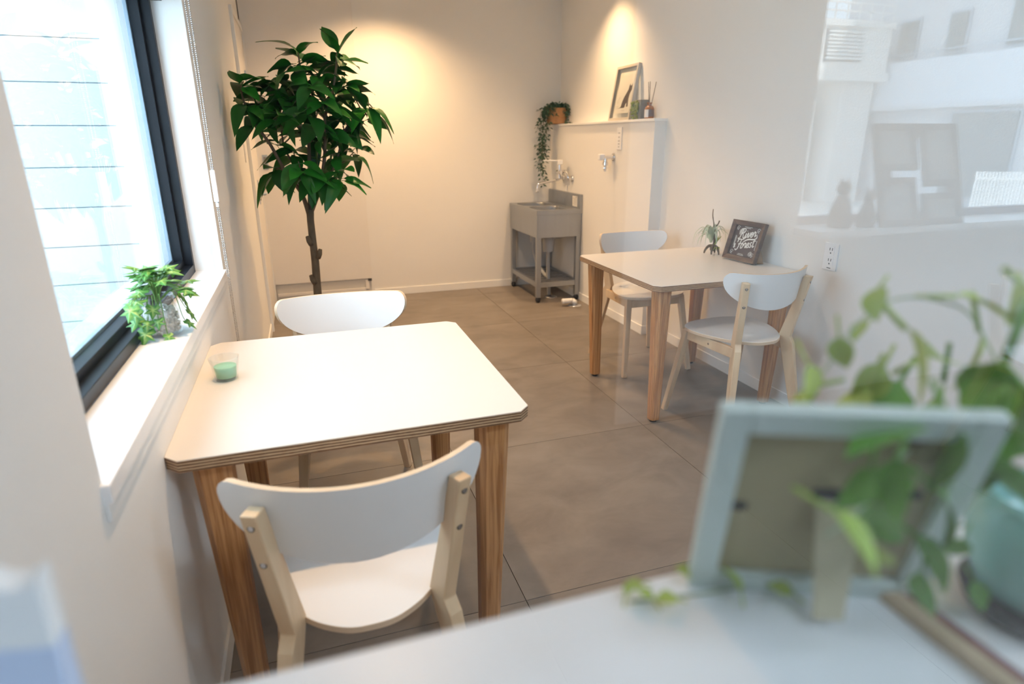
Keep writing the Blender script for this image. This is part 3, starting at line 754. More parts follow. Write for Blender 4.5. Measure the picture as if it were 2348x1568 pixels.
# floor escutcheon and spare drain elbow
o = MB().lathe([(.052, 0), (.050, .006), (.030, .012), (.020, .014)], 24).build('floor_flange', M_CHROME, None, smooth=True, loc=(1.955, 4.80, 0.0)); tag(o, 'chrome floor flange round the drain hose under the sink', 'floor flange')
de = thing('drain_elbow', 'short white ribbed drain pipe on a chrome flange beside the sink', 'drain pipe', (2.03, 4.475, 0))
MB().lathe([(.056, 0), (.054, .005), (.030, .010)], 24).build('flange', M_CHROME, de, smooth=True)
pp = MB().tube([(0, 0, .008), (0, 0, .03), (-.02, .002, .042)], [.022, .022, .022], 14)
v = [Vector((-.02 - .011 * i, .002 + .001 * i, .042)) for i in range(9)]
pp.tube(v, [.022 if i % 2 else .0195 for i in range(9)], 14).build('pipe', M_WHITEPL, de, smooth=True)

# wall mixer tap above the sink (reaches out from the service wall)
fa = thing('wall_faucet', 'chrome wall mixer tap with white lever above the sink', 'faucet', (PXF, 4.93, .985))
MB().lathe([(.026, 0), (.024, .010), (.012, .012)], 20).build('flange', M_CHROME, fa, smooth=True).matrix_local = Matrix.Translation((0, -.08, .0)) @ Matrix.Rotation(R(-90), 4, 'Y')
MB().lathe([(.026, 0), (.024, .010), (.012, .012)], 20).build('flange', M_CHROME, fa, smooth=True).matrix_local = Matrix.Translation((0, .10, .0)) @ Matrix.Rotation(R(-90), 4, 'Y')
MB().tube(catmull([(-.01, -.08, 0), (-.035, -.08, .002), (-.045, -.07, .03), (-.05, -.05, .055), (-.06, -.03, .06), (-.075, -.01, .058)], 4), .0125, 12).build('crank_arm', M_CHROME, fa, smooth=True)
MB().tube(catmull([(-.01, .10, 0), (-.035, .10, .002), (-.05, .08, .03), (-.07, .05, .045)], 4), .0125, 12).build('crank_arm', M_CHROME, fa, smooth=True)
MB().tube([(-.075, -.03, .05), (-.075, .06, .05)], .020, 14).tube([(-.08, .015, .01), (-.08, .015, .11)], .016, 14).build('body', M_CHROME, fa, smooth=True, angle=40)
MB().box(-.10, -.06, -.006, .036, .112, .150).bar((-.08, .02, .143), (-.21, .05, .146), .030, .010).build('lever', M_WHITEPL, fa, bevel=.003)
sp = MB().tube(catmull([(-.08, .015, .012), (-.085, .012, -.008), (-.12, .0, -.012), (-.27, -.03, -.035), (-.295, -.036, -.05), (-.298, -.037, -.085)], 6), .0095, 12)
sp.tube([(-.298, -.037, -.085), (-.298, -.037, -.105)], .0125, 12).build('spout', M_CHROME, fa, smooth=True)
# washing machine tap
wt_ = thing('wall_tap', 'small chrome wall tap with white handle on the service wall', 'tap', (PXF, 4.135, 1.175))
MB().lathe([(.028, 0), (.026, .008), (.014, .012)], 20).build('flange', M_CHROME, wt_, smooth=True).matrix_local = Matrix.Rotation(R(-90), 4, 'Y')
MB().tube([(-.01, 0, 0), (-.085, 0, -.002)], .013, 12).tube([(-.065, 0, .004), (-.065, 0, -.03), (-.065, 0, -.034), (-.065, 0, -.055), (-.065, 0, -.058), (-.065, 0, -.098)], [.013, .013, .021, .021, .0105, .0095], 14).build('spout', M_CHROME, wt_, smooth=True, angle=40)
MB().tube([(-.065, 0, -.0725), (-.065, 0, -.0745)], .027, 14).build('collar', M_CHROME, wt_)
MB().box(-.118, -.078, -.020, .020, -.020, .022).build('handle', M_WHITEPL, wt_, bevel=.006)
# plates on walls
def plate(name, label, cat, loc, ydir_w, h, holes, nx):
    t = thing(name, label, cat, loc)
    MB().box(min(0, nx * .006), max(0, nx * .006), -ydir_w / 2, ydir_w / 2, -h / 2, h / 2).build('cover', M_WHITEPL, t, bevel=.002)
    for (m_, y0, y1, z0, z1) in holes:
        MB().box(min(nx * .006, nx * .0072), max(nx * .006, nx * .0072), y0, y1, z0, z1).build('button' if m_ is M_WHITEPL else 'slot', m_, t)
    return t
dk = mat('dark grey slot', (.06, .07, .08), .6)
plate('switch_plate', 'white switch plate with small marks below the picture shelf', 'switch', (PXF, 4.055, 1.302), .070, .150,
      [(dk, -.012, .012, .035, .038), (dk, -.010, .010, .008, .011), (dk, -.012, .012, -.018, -.015), (dk, -.010, .010, -.038, -.035), (dk, -.008, .008, -.058, -.055)], -1)
hl = []
for zc in (.028, -.020):
    hl += [(M_WHITEPL, -.019, .019, zc - .021, zc + .021)]
ot = plate('power_outlet', 'white double wall socket on the right wall past the table', 'socket', (XR, 2.152, .790), .078, .122, hl, -1)
for zc in (.028, -.020):
    for (y0, y1, z0, z1) in ((-.009, -.006, 0, .012), (.005, .008, 0, .012), (-.003, .003, -.014, -.008)):
        MB().box(-.0078, -.0072, y0, y1, zc + z0, zc + z1).build('slot', dk, ot)
MB().box(-.0076, -.006, -.010, .010, -.052, -.049).build('slot', dk, ot)
plate('light_switch', 'slim white light switch on the left wall beside the tree', 'switch', (XL, 4.27, 1.235), .075, .125, [(M_WHITEPL, -.02, .02, -.04, .045)], 1)

# ================================================================== SHELF ITEMS on the service wall cap
SZT = PZT + .017
# framed cat print leaning on the wall
def frame_mat(origin, xdir, up): return frame_axes(origin, xdir, up)
bl_ = Vector((2.168, 4.275, SZT)); br_ = Vector((2.160, 3.955, SZT))
xd = (br_ - bl_).normalized(); W_ = (br_ - bl_).length; Hh = .365
lean = Vector((.060, 0, 0)); up = (Vector((0, 0, 1)) * Hh + lean).normalized()
af = thing('framed_print', 'grey framed print of a dark cat leaning on the wall shelf', 'picture', (0, 0, 0)); af.matrix_world = frame_mat(bl_, xd, up)
M_FR = mat('grey brown frame', (.50, .47, .42), .5)
MB().box(0, .018, 0, Hh, -.018, .006).build('frame_side', M_FR, af, bevel=.001); MB().box(W_ - .018, W_, 0, Hh, -.018, .006).build('frame_side', M_FR, af, bevel=.001)
MB().box(.018, W_ - .018, 0, .018, -.018, .006).build('frame_side', M_FR, af, bevel=.001); MB().box(.018, W_ - .018, Hh - .018, Hh, -.018, .006).build('frame_side', M_FR, af, bevel=.001)
MB().box(.014, W_ - .014, .014, Hh - .014, -.014, -.011).build('backing_glass', M_GLASS, af)
pa = MB().box(.05, W_ - .05, .05, Hh - .024, -.0105, -.0095).build('paper', mat('cream paper', (.80, .76, .68), .8), af)
MB().box(.016, W_ - .016, .016, Hh - .016, .000, .002).build('glass', M_GLASS, af)
cat = [(.10, .0), (.35, .02), (.40, .10), (.42, .22), (.50, .42), (.62, .60), (.70, .72), (.72, .86), (.76, .95), (.80, .86), (.86, .87), (.90, .94), (.91, .80), (.92, .70), (.86, .62), (.82, .52), (.80, .36), (.82, .18), (.84, .04), (.74, .03), (.72, .20), (.66, .14), (.64, .04), (.60, .0)]
cx0, cw, cz0, chh = .046, .232, .085, .165
MB().prism([(cx0 + x * cw, cz0 + y * chh) for x, y in cat], -.0095, -.0091).build('cat_print', mat('charcoal ink', (.075, .055, .055), .8), pa)
ln = MB()
ink = mat('pale ink', (.45, .40, .36), .8)
for pts in ([(.065, .095), (.10, .10)], [(.07, .115), (.10, .135), (.105, .16), (.08, .145), (.062, .12)], [(.15, .066), (.165, .071), (.18, .065), (.20, .070)], [(.075, .30), (.078, .325)], [(.085, .295), (.085, .31)]):
    for i in range(len(pts) - 1): ln.bar((pts[i][0], pts[i][1], -.0093), (pts[i + 1][0], pts[i + 1][1], -.0093), .0018, .0004, 0, (0, 0, 1))
ln.build('fine_lines', ink, pa)
# moss block
mo = thing('moss_block', 'grey block with a front of green moss on the wall shelf', 'ornament', (2.185, 3.862, SZT))
MB().box(-.028, .032, -.062, .050, 0, .120).build('block', mat('grey stone block', (.20, .185, .15), .7, vary=.1), mo, bevel=.003)
ms = MB(); rm = random.Random(3)
for k in range(70):
    ms.sphere((-.030 - rm.uniform(0, .008), rm.uniform(-.034, .048), rm.uniform(.008, .112)), rm.uniform(.005, .011), 7, 4)
m_ = ms.build('moss', M_MOSS, mo, smooth=True); m_['kind'] = 'stuff'
# reed diffuser
df = thing('reed_diffuser', 'amber glass reed diffuser bottle at the end of the wall shelf', 'bottle', (2.180, 3.728, SZT))
M_AMB = mat('amber glass', (.34, .12, .02), .06, vary=.02, spec=.6)
MB().lathe([(.028, 0), (.030, .004), (.030, .060), (.024, .074), (.013, .080), (.013, .090), (.0165, .091), (.0165, .098), (.010, .098), (.010, .085)], 28).build('bottle', M_AMB, df, smooth=True, angle=50)
MB().lathe([(.0303, .012), (.0303, .056)], 28, cap=False).build('label_band', mat('bottle band', (.14, .09, .08), .4), df, smooth=True)
lbv = MB(); rg = [[(.0308 * math.cos(R(a)), .0308 * math.sin(R(a)), z) for a in range(150, 232, 8)] for z in (.008, .056)]
lbv.loft(rg, 0, False, False).build('paper_label', mat('white label', (.82, .80, .78), .6), df)
for (dx, dy) in ((-.012, .010), (.018, -.034), (-.004, .004)):
    MB().tube([(0, 0, .02), (dx, dy, .225 - abs(dx) * .3)], .0019, 6).build('reed', mat('dark reed', (.05, .03, .02), .7), df)

# trailing pot plant on the shelf
pt = thing('trailing_plant', 'trailing plant with blue-green leaves in a cork pot on the shelf corner', 'plant', (2.145, 5.215, SZT)); po_ = Vector((2.145, 5.215, SZT))
MB().lathe([(.066, 0), (.078, .006), (.092, .125), (.094, .13), (.086, .13), (.080, .112), (.001, .11)], 24).build('pot', mat('cork pot', (.42, .22, .10), .85, vary=.35, scale=50), pt, smooth=True, angle=40)
def small_leaf(mb, pos, d, L, W, roll=0):
    m4 = aim(pos, d, roll)
    v = [(0, 0, 0), (-W / 2, L * .42, .002), (0, L * .45, -.002), (W / 2, L * .42, .002), (0, L, -.003)]
    o_ = len(mb.v); mb.v += [tuple(m4 @ Vector(q)) for q in v]; mb.vein += [0.] * 5
    mb.f += [(o_, o_ + 1, o_ + 2), (o_, o_ + 2, o_ + 3), (o_ + 1, o_ + 4, o_ + 2), (o_ + 2, o_ + 4, o_ + 3)]; mb.m += [0] * 4
rp = random.Random(5)
fol = MB(); fol.recalc = False; stm = MB()
def vine(pts, step, L, spread=.04, cnt=2):
    v = catmull(pts, 8); stm.tube(v, .0012, 4)
    acc = 0
    for i in range(1, len(v)):
        seg = (v[i] - v[i - 1]).length; acc += seg
        while acc > step:
            acc -= step
            for k in range(cnt):
                a_ = rp.uniform(0, 6.28); d = Vector((math.cos(a_), math.sin(a_), rp.uniform(-.9, .35)))
                p = v[i] + d * rp.uniform(0, spread)
                if spread > .02: stm.tube([v[i], p], .0007, 3)
                small_leaf(fol, p, d + Vector((0, 0, -.35)), L * rp.uniform(.75, 1.2), L * .5, rp.uniform(-1, 1))
# the long hanging vine (falls in front of the shelf on the left side of the pot)
for (ox, oy, ln_) in ((-.125, -.02, 0), (-.115, .0, -.07), (-.135, .02, .05), (-.10, -.03, .18), (-.12, .03, .26)):
    vine([(-.05, 0, .12), (-.10, oy * .6, .14), (ox, oy, .05), (ox - .005, oy, -.10), (ox - .01, oy * .8, -.26), (ox, oy * .7, -.43 + ln_)], .024, .034, .034, 3)
for k in range(16):
    a_ = rp.uniform(0, 6.28); r_ = rp.uniform(.09, .13)
    e = Vector((min(.082, math.cos(a_) * r_), max(-.12, min(.11, math.sin(a_) * r_)), rp.uniform(.0, .1)))
    vine([(0, 0, .11), (e.x * .6, e.y * .6, .165), (e.x, e.y, .12), (e.x * 1.03, e.y, e.z)], .016, .032, .018, 3)
for k in range(40):
    a_ = rp.uniform(0, 6.28); r_ = rp.uniform(0, .07)
    small_leaf(fol, (math.cos(a_) * r_, math.sin(a_) * r_, rp.uniform(.12, .165)), (math.cos(a_), math.sin(a_), 1.2), .035, .012)
vine([(.03, -.08, .12), (.04, -.13, .08), (.03, -.16, .02), (.02, -.20, .012), (.02, -.26, .014)], .018, .026, .012, 2)
f_ = fol.build('foliage', M_TRAIL, pt); f_['kind'] = 'stuff'
s_ = stm.build('stems', M_TWIG, pt); s_['kind'] = 'stuff'

# ================================================================== RIGHT TABLE ITEMS
TZ2 = .690
# wooden framed sign
sgn = thing('wooden_sign', 'dark wood framed chalk style sign reading River & Forest', 'sign', (0, 0, 0))
p0 = Vector((2.108, 2.742, TZ2 + .0045)); p1 = Vector((2.122, 2.512, TZ2 + .0045)); xd = (p1 - p0).normalized(); Ws = (p1 - p0).length
Hs = .205; up = Vector((.050, .03, .19)).normalized()
sgn.matrix_world = frame_axes(p0, xd, up)
M_DW = wood('dark walnut', (.055, .030, .020), (.14, .085, .062), 40, (.25, 1, 1), .45)
fwd = .024
def mitre(pts_o, pts_i, zf, zb):  # one frame side with sloped face
    mb = MB(); a_, b_ = pts_o; c_, d_ = pts_i
    v = [(a_[0], a_[1], zf), (b_[0], b_[1], zf), (d_[0], d_[1], zf - .006), (c_[0], c_[1], zf - .006), (a_[0], a_[1], zb), (b_[0], b_[1], zb), (d_[0], d_[1], zb), (c_[0], c_[1], zb)]
    return mb.add(v, [(0, 1, 2, 3), (7, 6, 5, 4), (0, 4, 5, 1), (1, 5, 6, 2), (2, 6, 7, 3), (3, 7, 4, 0)])
O = [(0, 0), (Ws, 0), (Ws, Hs), (0, Hs)]; I = [(fwd, fwd), (Ws - fwd, fwd), (Ws - fwd, Hs - fwd), (fwd, Hs - fwd)]
for k in range(4):
    mitre((O[k], O[(k + 1) % 4]), (I[k], I[(k + 1) % 4]), .012, -.012).build('frame_side', M_DW, sgn, bevel=.0006, seg=1)
MB().box(fwd - .003, Ws - fwd + .003, fwd - .003, Hs - fwd + .003, -.008, -.004).build('board', mat('dark chalk board', (.085, .062, .060), .6, vary=.05), sgn)
M_INK = mat('white lettering', (.80, .82, .80), .6)
# script strokes, unit: letter box about 1 high; slanted
GL = {
 'R': ([[(.05, .62), (.12, .90), (.40, 1.02), (.68, .92), (.70, .70), (.48, .55), (.30, .54)], [(.36, .98), (.26, .50), (.12, .02), (.0, .0), (-.05, .12)], [(.34, .54), (.50, .40), (.62, .05), (.78, .04), (.86, .20)]], .84),
 'i': ([[(.0, .20), (.10, .48), (.06, .12), (.16, .02), (.28, .18)], [(.15, .68), (.17, .73)]], .27),
 'v': ([[(.0, .22), (.08, .48), (.14, .42), (.14, .10), (.22, .03), (.36, .30), (.38, .50), (.46, .42)]], .44),
 'e': ([[(.0, .22), (.24, .30), (.28, .46), (.16, .50), (.05, .26), (.12, .04), (.26, .05), (.38, .22)]], .37),
 'r': ([[(.0, .22), (.10, .50), (.14, .56), (.18, .46), (.30, .46), (.26, .10), (.32, .04), (.42, .20)]], .40),
 'F': ([[(.05, .70), (.10, .92), (.30, 1.0), (.60, .92), (.90, 1.02)], [(.52, .94), (.42, .50), (.26, .0), (.06, -.10), (-.05, .04)], [(.22, .48), (.46, .54), (.62, .52)]], .62),
 'o': ([[(.22, .50), (.08, .40), (.06, .12), (.18, .02), (.32, .16), (.32, .42), (.22, .50), (.34, .40), (.46, .42)]], .42),
 's': ([[(.32, .46), (.20, .53), (.09, .44), (.15, .31), (.28, .18), (.18, .03), (.02, .08)]], .36),
 't': ([[(.20, .88), (.13, .45), (.12, .10), (.20, .02), (.34, .14)], [(.0, .60), (.36, .66)]], .36),
 '&': ([[(.36, .10), (.12, .56), (.18, .74), (.30, .62), (.06, .26), (.12, .04), (.28, .10), (.38, .32)]], .40),
}
def write(word, x, y, s, rot, mb, wd):
    c, sn = math.cos(rot), math.sin(rot); ux = 0
    for chx in word:
        strokes, adv = GL[chx]
        for st in strokes:
            q = catmull([(a_, b_, 0) for a_, b_ in st], 5)
            w2 = []
            for p in q:
                X_ = (ux + p.x + p.y * .22) * s; Y_ = p.y * s; w2.append(Vector((x + X_ * c - Y_ * sn, y + X_ * sn + Y_ * c, 0)))
            ribbon(mb, w2, wd)
        ux += adv
def ribbon(mb, pts, wd, z=-.0038, th=.0008):
    n = len(pts); L_ = []; 
    for i, p in enumerate(pts):
        d = (pts[min(i + 1, n - 1)] - pts[max(i - 1, 0)]); d = d.normalized() if d.length > 1e-9 else Vector((1, 0, 0))
        nn = Vector((-d.y, d.x, 0)); e = wd[i] if hasattr(wd, '__len__') else wd
        L_.append([(p.x + nn.x * e, p.y + nn.y * e, z), (p.x - nn.x * e, p.y - nn.y * e, z), (p.x - nn.x * e, p.y - nn.y * e, z + th), (p.x + nn.x * e, p.y + nn.y * e, z + th)])
    mb.loft(L_)
lt = MB(); write('River', .062, .110, .050, R(12), lt, .0024); lt.build('lettering', M_INK, sgn)
lt = MB(); write('Forest', .062, .056, .050, R(12), lt, .0024); write('&', .044, .060, .028, R(10), lt, .0017); lt.build('lettering', M_INK, sgn)
lt = MB(); sw = catmull([(.180, .148, 0), (.186, .132, 0), (.172, .121, 0), (.135, .116, 0), (.110, .104, 0), (.094, .086, 0)], 6)
ribbon(lt, sw, [.0010 + .0024 * math.sin(math.pi * i / (len(sw) - 1)) for i in range(len(sw))]); lt.build('swash', M_INK, sgn)
sm = MB()
def dash(cx_, cy_, rot, lens, gap=.0055):
    for k, L2 in enumerate(lens):
        c, sn = math.cos(rot), math.sin(rot); oy = -k * gap; bx, by = cx_ - oy * sn, cy_ + oy * c
        ribbon(sm, [Vector((bx - c * L2 / 2, by - sn * L2 / 2, 0)), Vector((bx + c * L2 / 2, by + sn * L2 / 2, 0))], .0009)
dash(Ws / 2 - .005, .176, 0, [.056, .034]); dash(Ws / 2 - .006, .036, 0, [.036, .044]); dash(.040, .100, R(90), [.055, .05]); dash(Ws - .036, .092, R(90), [.05, .036])
dash(.064, .160, R(38), [.022, .030, .036, .040, .034]); dash(Ws - .062, .052, R(38), [.018, .028, .024, .02])
for (cx_, cy_) in ((.042, .166), (Ws - .044, .166), (.042, .040), (Ws - .040, .040)):
    arc = [Vector((cx_ + .010 * math.cos(R(a)), cy_ + .010 * math.sin(R(a)), 0)) for a in range(20, 320, 30)]; ribbon(sm, arc, .0008); dash(cx_, cy_, R(30), [.009, .007], .004)
sm.build('small_print', M_INK, sgn)
MB().add([(Ws * .55, .006, -.012), (Ws * .95, .006, -.012), (Ws * .90, .100, -.012), (Ws * .60, .100, -.012), (Ws * .62, .014, -.062), (Ws * .98, .014, -.062), (Ws * .92, .098, -.016), (Ws * .62, .098, -.016)], [(0, 1, 2, 3), (7, 6, 5, 4), (0, 4, 5, 1), (1, 5, 6, 2), (2, 6, 7, 3), (3, 7, 4, 0)]).build('easel_back', mat('brown card', (.26, .17, .10), .7), sgn, bevel=.001)

# air plant on driftwood
ap = thing('air_plant', 'air plants tied to a piece of driftwood beside the sign', 'plant', (2.120, 2.855, TZ2)); 
dw = MB()
dw.tube(catmull([(.0, .005, .02), (.004, .0, .06), (.002, .004, .12), (-.004, .006, .165), (-.012, .012, .21), (-.010, .016, .245)], 5), [.013, .015, .016, .013, .008, .006, .0065, .005, .0045, .004, .0045, .004, .0035, .004, .0035, .003, .003, .0025, .003, .003, .0028, .0026, .0024, .0022, .002, .002], 8)
dw.tube(catmull([(.0, .004, .145), (.010, -.010, .165), (.012, -.018, .185)], 4), .0032, 6)
for (ex, ey) in ((-.03, .03), (.012, -.035), (-.02, -.015), (.03, .02)):
    dw.tube(catmull([(0, 0, .045), (ex * .5, ey * .6, .044), (ex * .9, ey, .022), (ex, ey * 1.15, .003)], 4), [.011, .010, .009, .0085, .008, .0075, .007, .0065, .006, .0055, .005, .0045, .004], 7)
dw.build('driftwood', mat('driftwood', (.13, .09, .055), .85, vary=.4, scale=60), ap, smooth=True)
ra = random.Random(21)
def blade(pts, w0, m, K=4):
    v = catmull(pts, K); n = len(v); mb = MB(); mb.recalc = False; vs = []; fs = []
    for i, p in enumerate(v):
        d = (v[min(i + 1, n - 1)] - v[max(i - 1, 0)]).normalized(); sd = d.cross(Vector((0, 0, 1)))
        sd = sd.normalized() if sd.length > .05 else Vector((1, 0, 0)); e = w0 * (1 - (i / (n - 1)) ** 1.3) + .0004
        nn = sd.cross(d)
        vs += [p - sd * e, p + nn * (-e * .5), p + sd * e]
    for i in range(n - 1):
        for q in range(2): a_ = i * 3 + q; fs.append((a_, a_ + 1, a_ + 4, a_ + 3))
    mb.add(vs, fs); return mb.build('leaf', m, ap, smooth=True)
for k in range(22):
    a_ = R(60 + k * 24 + ra.uniform(-8, 8)); r_ = ra.uniform(.05, .125); hz_ = ra.uniform(.045, .095)
    dx, dy = math.cos(a_), math.sin(a_)
    if dx > 0: r_ = min(r_, .09 / max(dx, .3) * .9)
    dr = ra.uniform(-.05, .06)
    b_ = Vector((-.008, .012, .065))
    blade([b_, b_ + Vector((dx * r_ * .4, dy * r_ * .4, hz_)), b_ + Vector((dx * r_ * .85, dy * r_ * .85, hz_ * .7)), b_ + Vector((dx * r_, dy * r_, max(-.05, dr)))], .0068, M_AIR)
for k in range(9):
    a_ = R(-110 + k * 22); dx, dy = math.cos(a_) * .5, math.sin(a_); b_ = Vector((.006, -.006, .055))
    blade([b_, b_ + Vector((dx * .025, dy * .025, .03)), b_ + Vector((dx * .045, dy * .045, .05))], .0045, M_AIRY)
for k in range(8):
    a_ = R(k * 45 + 10); b_ = Vector((.008, -.022, .036))
    blade([b_, b_ + Vector((math.cos(a_) * .014, math.sin(a_) * .012, .008)), b_ + Vector((math.cos(a_) * .022, math.sin(a_) * .018, -.012))], .0045, M_AIRY)

# ================================================================== WINDOW TABLE AND SILL ITEMS
# candle glass
cg = thing('candle_glass', 'faceted clear glass with a mint green candle on the cream table', 'candle', (-.236, 1.645, .712))
prof_o = [(.026, 0), (.027, .003), (.030, .030), (.037, .060)]; nn = 18
rings = []
for (r_, z_) in prof_o:
    rings.append([((r_ + (.0016 if k % 2 else -.0004)) * math.cos(2 * math.pi * (k + (.5 if z_ == .03 else 0)) / nn), (r_ + (.0016 if k % 2 else -.0004)) * math.sin(2 * math.pi * (k + (.5 if z_ == .03 else 0)) / nn), z_) for k in range(nn)])
for (r_, z_) in ((.0345, .060), (.0275, .030), (.0245, .007), (.001, .006)):
    rings.append([(r_ * math.cos(2 * math.pi * k / nn), r_ * math.sin(2 * math.pi * k / nn), z_) for k in range(nn)])
MB().loft(rings).build('glass', glass_thin('candle glass', (.975, .99, .985), .07), cg)
MB().lathe([(.024, .0075), (.0268, .030), (.0275, .036), (.026, .0372), (.001, .0365)], 24).build('wax', mat('mint wax', (.30, .62, .44), .5, vary=.03), cg, smooth=True)
# ivy jar
ij = thing('ivy_jar', 'artificial ivy in a glass jar of pebbles on the window sill', 'plant', (-.366, 1.665, SILL)); 
MB().lathe([(.040, .001), (.045, .004), (.047, .02), (.044, .06), (.038, .075), (.036, .080), (.036, .090), (.040, .092), (.040, .099), (.037, .100), (.034, .099), (.034, .078), (.041, .058), (.044, .02), (.041, .005), (.001, .004)], 28).build('jar', M_GLASS, ij, smooth=True, angle=50)
mp_ = mat('speckled pebbles', (.66, .60, .54), .8, vary=.4, scale=140, bump=.6, bscale=200)
pb = MB(); rb = random.Random(9)
for k in range(420):
    z_ = rb.uniform(.008, .070); rmax = .040 if z_ < .05 else .034; a_ = rb.uniform(0, 6.28); r_ = rmax * (rb.uniform(.55, 1)) if z_ < .062 else rmax * math.sqrt(rb.uniform(0, 1))
    pb.sphere((r_ * math.cos(a_), r_ * math.sin(a_), z_), rb.uniform(.0028, .0050), 5, 3)
pb.lathe([(.030, .006), (.034, .05), (.026, .062)], 12)
b_ = pb.build('pebbles', mp_, ij); b_['kind'] = 'stuff'
def ivy_mesh():
    pts = [(0, 0), (.30, -.12), (.46, .10), (.26, .30), (.52, .58), (.20, .56), (0, 1.0), (-.20, .56), (-.52, .58), (-.26, .30), (-.46, .10), (-.30, -.12)]
    S_ = .040; mb = MB(); mb.recalc = False
    c = (0, .30 * S_, .003)
    vs = [c] + [(x * S_, y * S_, -.10 * S_ * (x * x + y * y * .6)) for x, y in pts]
    # inner ring for the pale veins
    inner = [(x * S_ * .45, (.30 + (y - .30) * .45) * S_, .0015) for x, y in pts]
    vs += inner; n = len(pts); fs = []
    for i in range(n):
        j = (i + 1) % n
        fs.append((0, 1 + n + i, 1 + n + j)); fs.append((1 + n + i, 1 + i, 1 + j, 1 + n + j))
    ve = [1.0] + [0.0] * n + [(.55 if i % 2 == 0 else .0) for i in range(n)]
    mb.add(vs, fs, 0, ve); return mb.mesh('leaf', M_IVY, False)
IV = ivy_mesh()
ri = random.Random(4); st = MB()
# shoots (direction, reach, height)
k = 0
def ivy_leaf(tip, d, s_):
    inst(IV, 'leaf', ij, aim(tip, d, ri.uniform(-.3, .3)) @ Matrix.Rotation(R(ri.uniform(-35, 10)), 4, 'X') @ Matrix.Scale(s_, 4))
for k in range(44):
    a_ = k * 2.4 + ri.uniform(-.3, .3); r_ = ri.uniform(.004, .075); z_ = .180 - r_ * .95 + ri.uniform(-.022, .010)
    tip = Vector((math.cos(a_) * r_, math.sin(a_) * r_, z_)); 
    if tip.x < -.030: tip.x = -.030 + ri.uniform(0, .01)
    st.tube(catmull([(0, 0, .07), (tip.x * .3, tip.y * .3, .125), tuple(tip)], 4), .0011, 4)
    ivy_leaf(tip, (math.cos(a_) * .8, math.sin(a_) - .25, .35 - r_ * 6), ri.uniform(.85, 1.2))
for (dx, dy, dz, s_) in ((-.028, -.085, .085, 1.0), (-.030, -.075, .060, 1.0), (-.02, -.060, .03, 1.15), (-.03, -.105, .10, 1.05), (.0, -.05, .085, .9), (.006, -.052, .052, .8), (.045, .02, .095, .9), (.055, .03, .075, 1.0), (.060, .015, .055, 1.1), (.055, .0, .03, .85), (.05, .05, .105, 1.0), (-.015, -.055, .05, .8), (.02, -.05, .012, .7)):
    tip = Vector((dx, dy, dz)); d0 = Vector((dx, dy, 0)).normalized()
    st.tube(catmull([(0, 0, .08), (d0.x * .036, d0.y * .036, .108), (dx * .9, dy * .9, dz + .012), tuple(tip)], 4), .0011, 4)
    ivy_leaf(tip, (dx * 8, dy * 8 - .1, -.55), s_)
s2 = st.build('stems', mat('green stem', (.13, .26, .06), .6), ij); s2['kind'] = 'stuff'
# roller blind chain with its weight
bc = thing('blind_chain', 'beaded blind chain with a white weight hanging beside the window', 'blind chain', (-.285, 2.40, .0))
def beads(pts, r=.0027, step=.0060):
    mb = MB(); pts = [Vector(p) for p in pts]; 
    for i in range(len(pts) - 1):
        L_ = (pts[i + 1] - pts[i]).length; n = max(1, int(L_ / step))
        for k in range(n): mb.sphere(pts[i].lerp(pts[i + 1], k / n), r, 6, 4)
    return mb
o = beads([(.010, -.012, 2.30), (.003, -.003, 1.20)]).build('bead_strand', M_SCREW, bc, smooth=True); o['kind'] = 'stuff'
o = beads([(-.010, .012, 2.30), (-.003, .003, 1.20)]).build('bead_strand', M_SCREW, bc, smooth=True); o['kind'] = 'stuff'
MB().box(-.008, .008, -.013, .013, 1.098, 1.205).box(-.005, .005, -.009, .009, 1.080, 1.098).build('weight', M_WHITEPL, bc, bevel=.003)
o = beads([(.003, -.003, 1.08), (.003, -.003, .42), (-.003, .003, .42), (-.003, .003, 1.08)]).build('bead_strand', mat('tarnished bead', (.55, .54, .52), .3, metal=.9), bc, smooth=True); o['kind'] = 'stuff'
MB().box(-.02, .02, -.03, .03, 2.28, 2.34).build('bracket', M_WHITEPL, bc, bevel=.003)

# ================================================================== FOREGROUND on the counter board
M_MINT = mat('pale mint painted wood', (.62, .70, .66), .5, vary=.04)
pf = thing('photo_frame', 'pale mint photo frame standing with its back to the glass on the counter', 'photo frame', (0, 0, 0))
q0 = Vector((.233, .308, CZ + .001)); xd = Vector((math.cos(R(-24)), math.sin(R(-24)), 0)); back = Vector((xd.y, -xd.x, 0))
upv = (Vector((0, 0, .235)) + back * .060).normalized()
FK = .655  # counter items scaled about the camera by this factor, root positions baked in
pf.matrix_world = frame_axes(q0, xd, upv) @ Matrix.Scale(FK, 4); WF, HF, fb_ = .235, .245, .026
for (x0, x1, y0, y1) in ((0, fb_, 0, HF), (WF - fb_, WF, 0, HF), (fb_, WF - fb_, 0, fb_), (fb_, WF - fb_, HF - fb_, HF)):
    MB().box(x0, x1, y0, y1, 0, .016).build('frame_side', M_MINT, pf, bevel=.002)
MB().box(fb_, WF - fb_, fb_, HF - fb_, .003, .007).build('backing_board', mat('khaki hardboard', (.40, .34, .20), .75, vary=.08), pf)
MB().box(fb_, WF - fb_, fb_, HF - fb_, -.0005, .0015).build('picture', mat('print', (.6, .6, .58), .7), pf)
MB().box(WF * .42, WF * .66, HF * .56, HF * .61, .007, .011).build('hinge_clip', M_RUB, pf, bevel=.001)
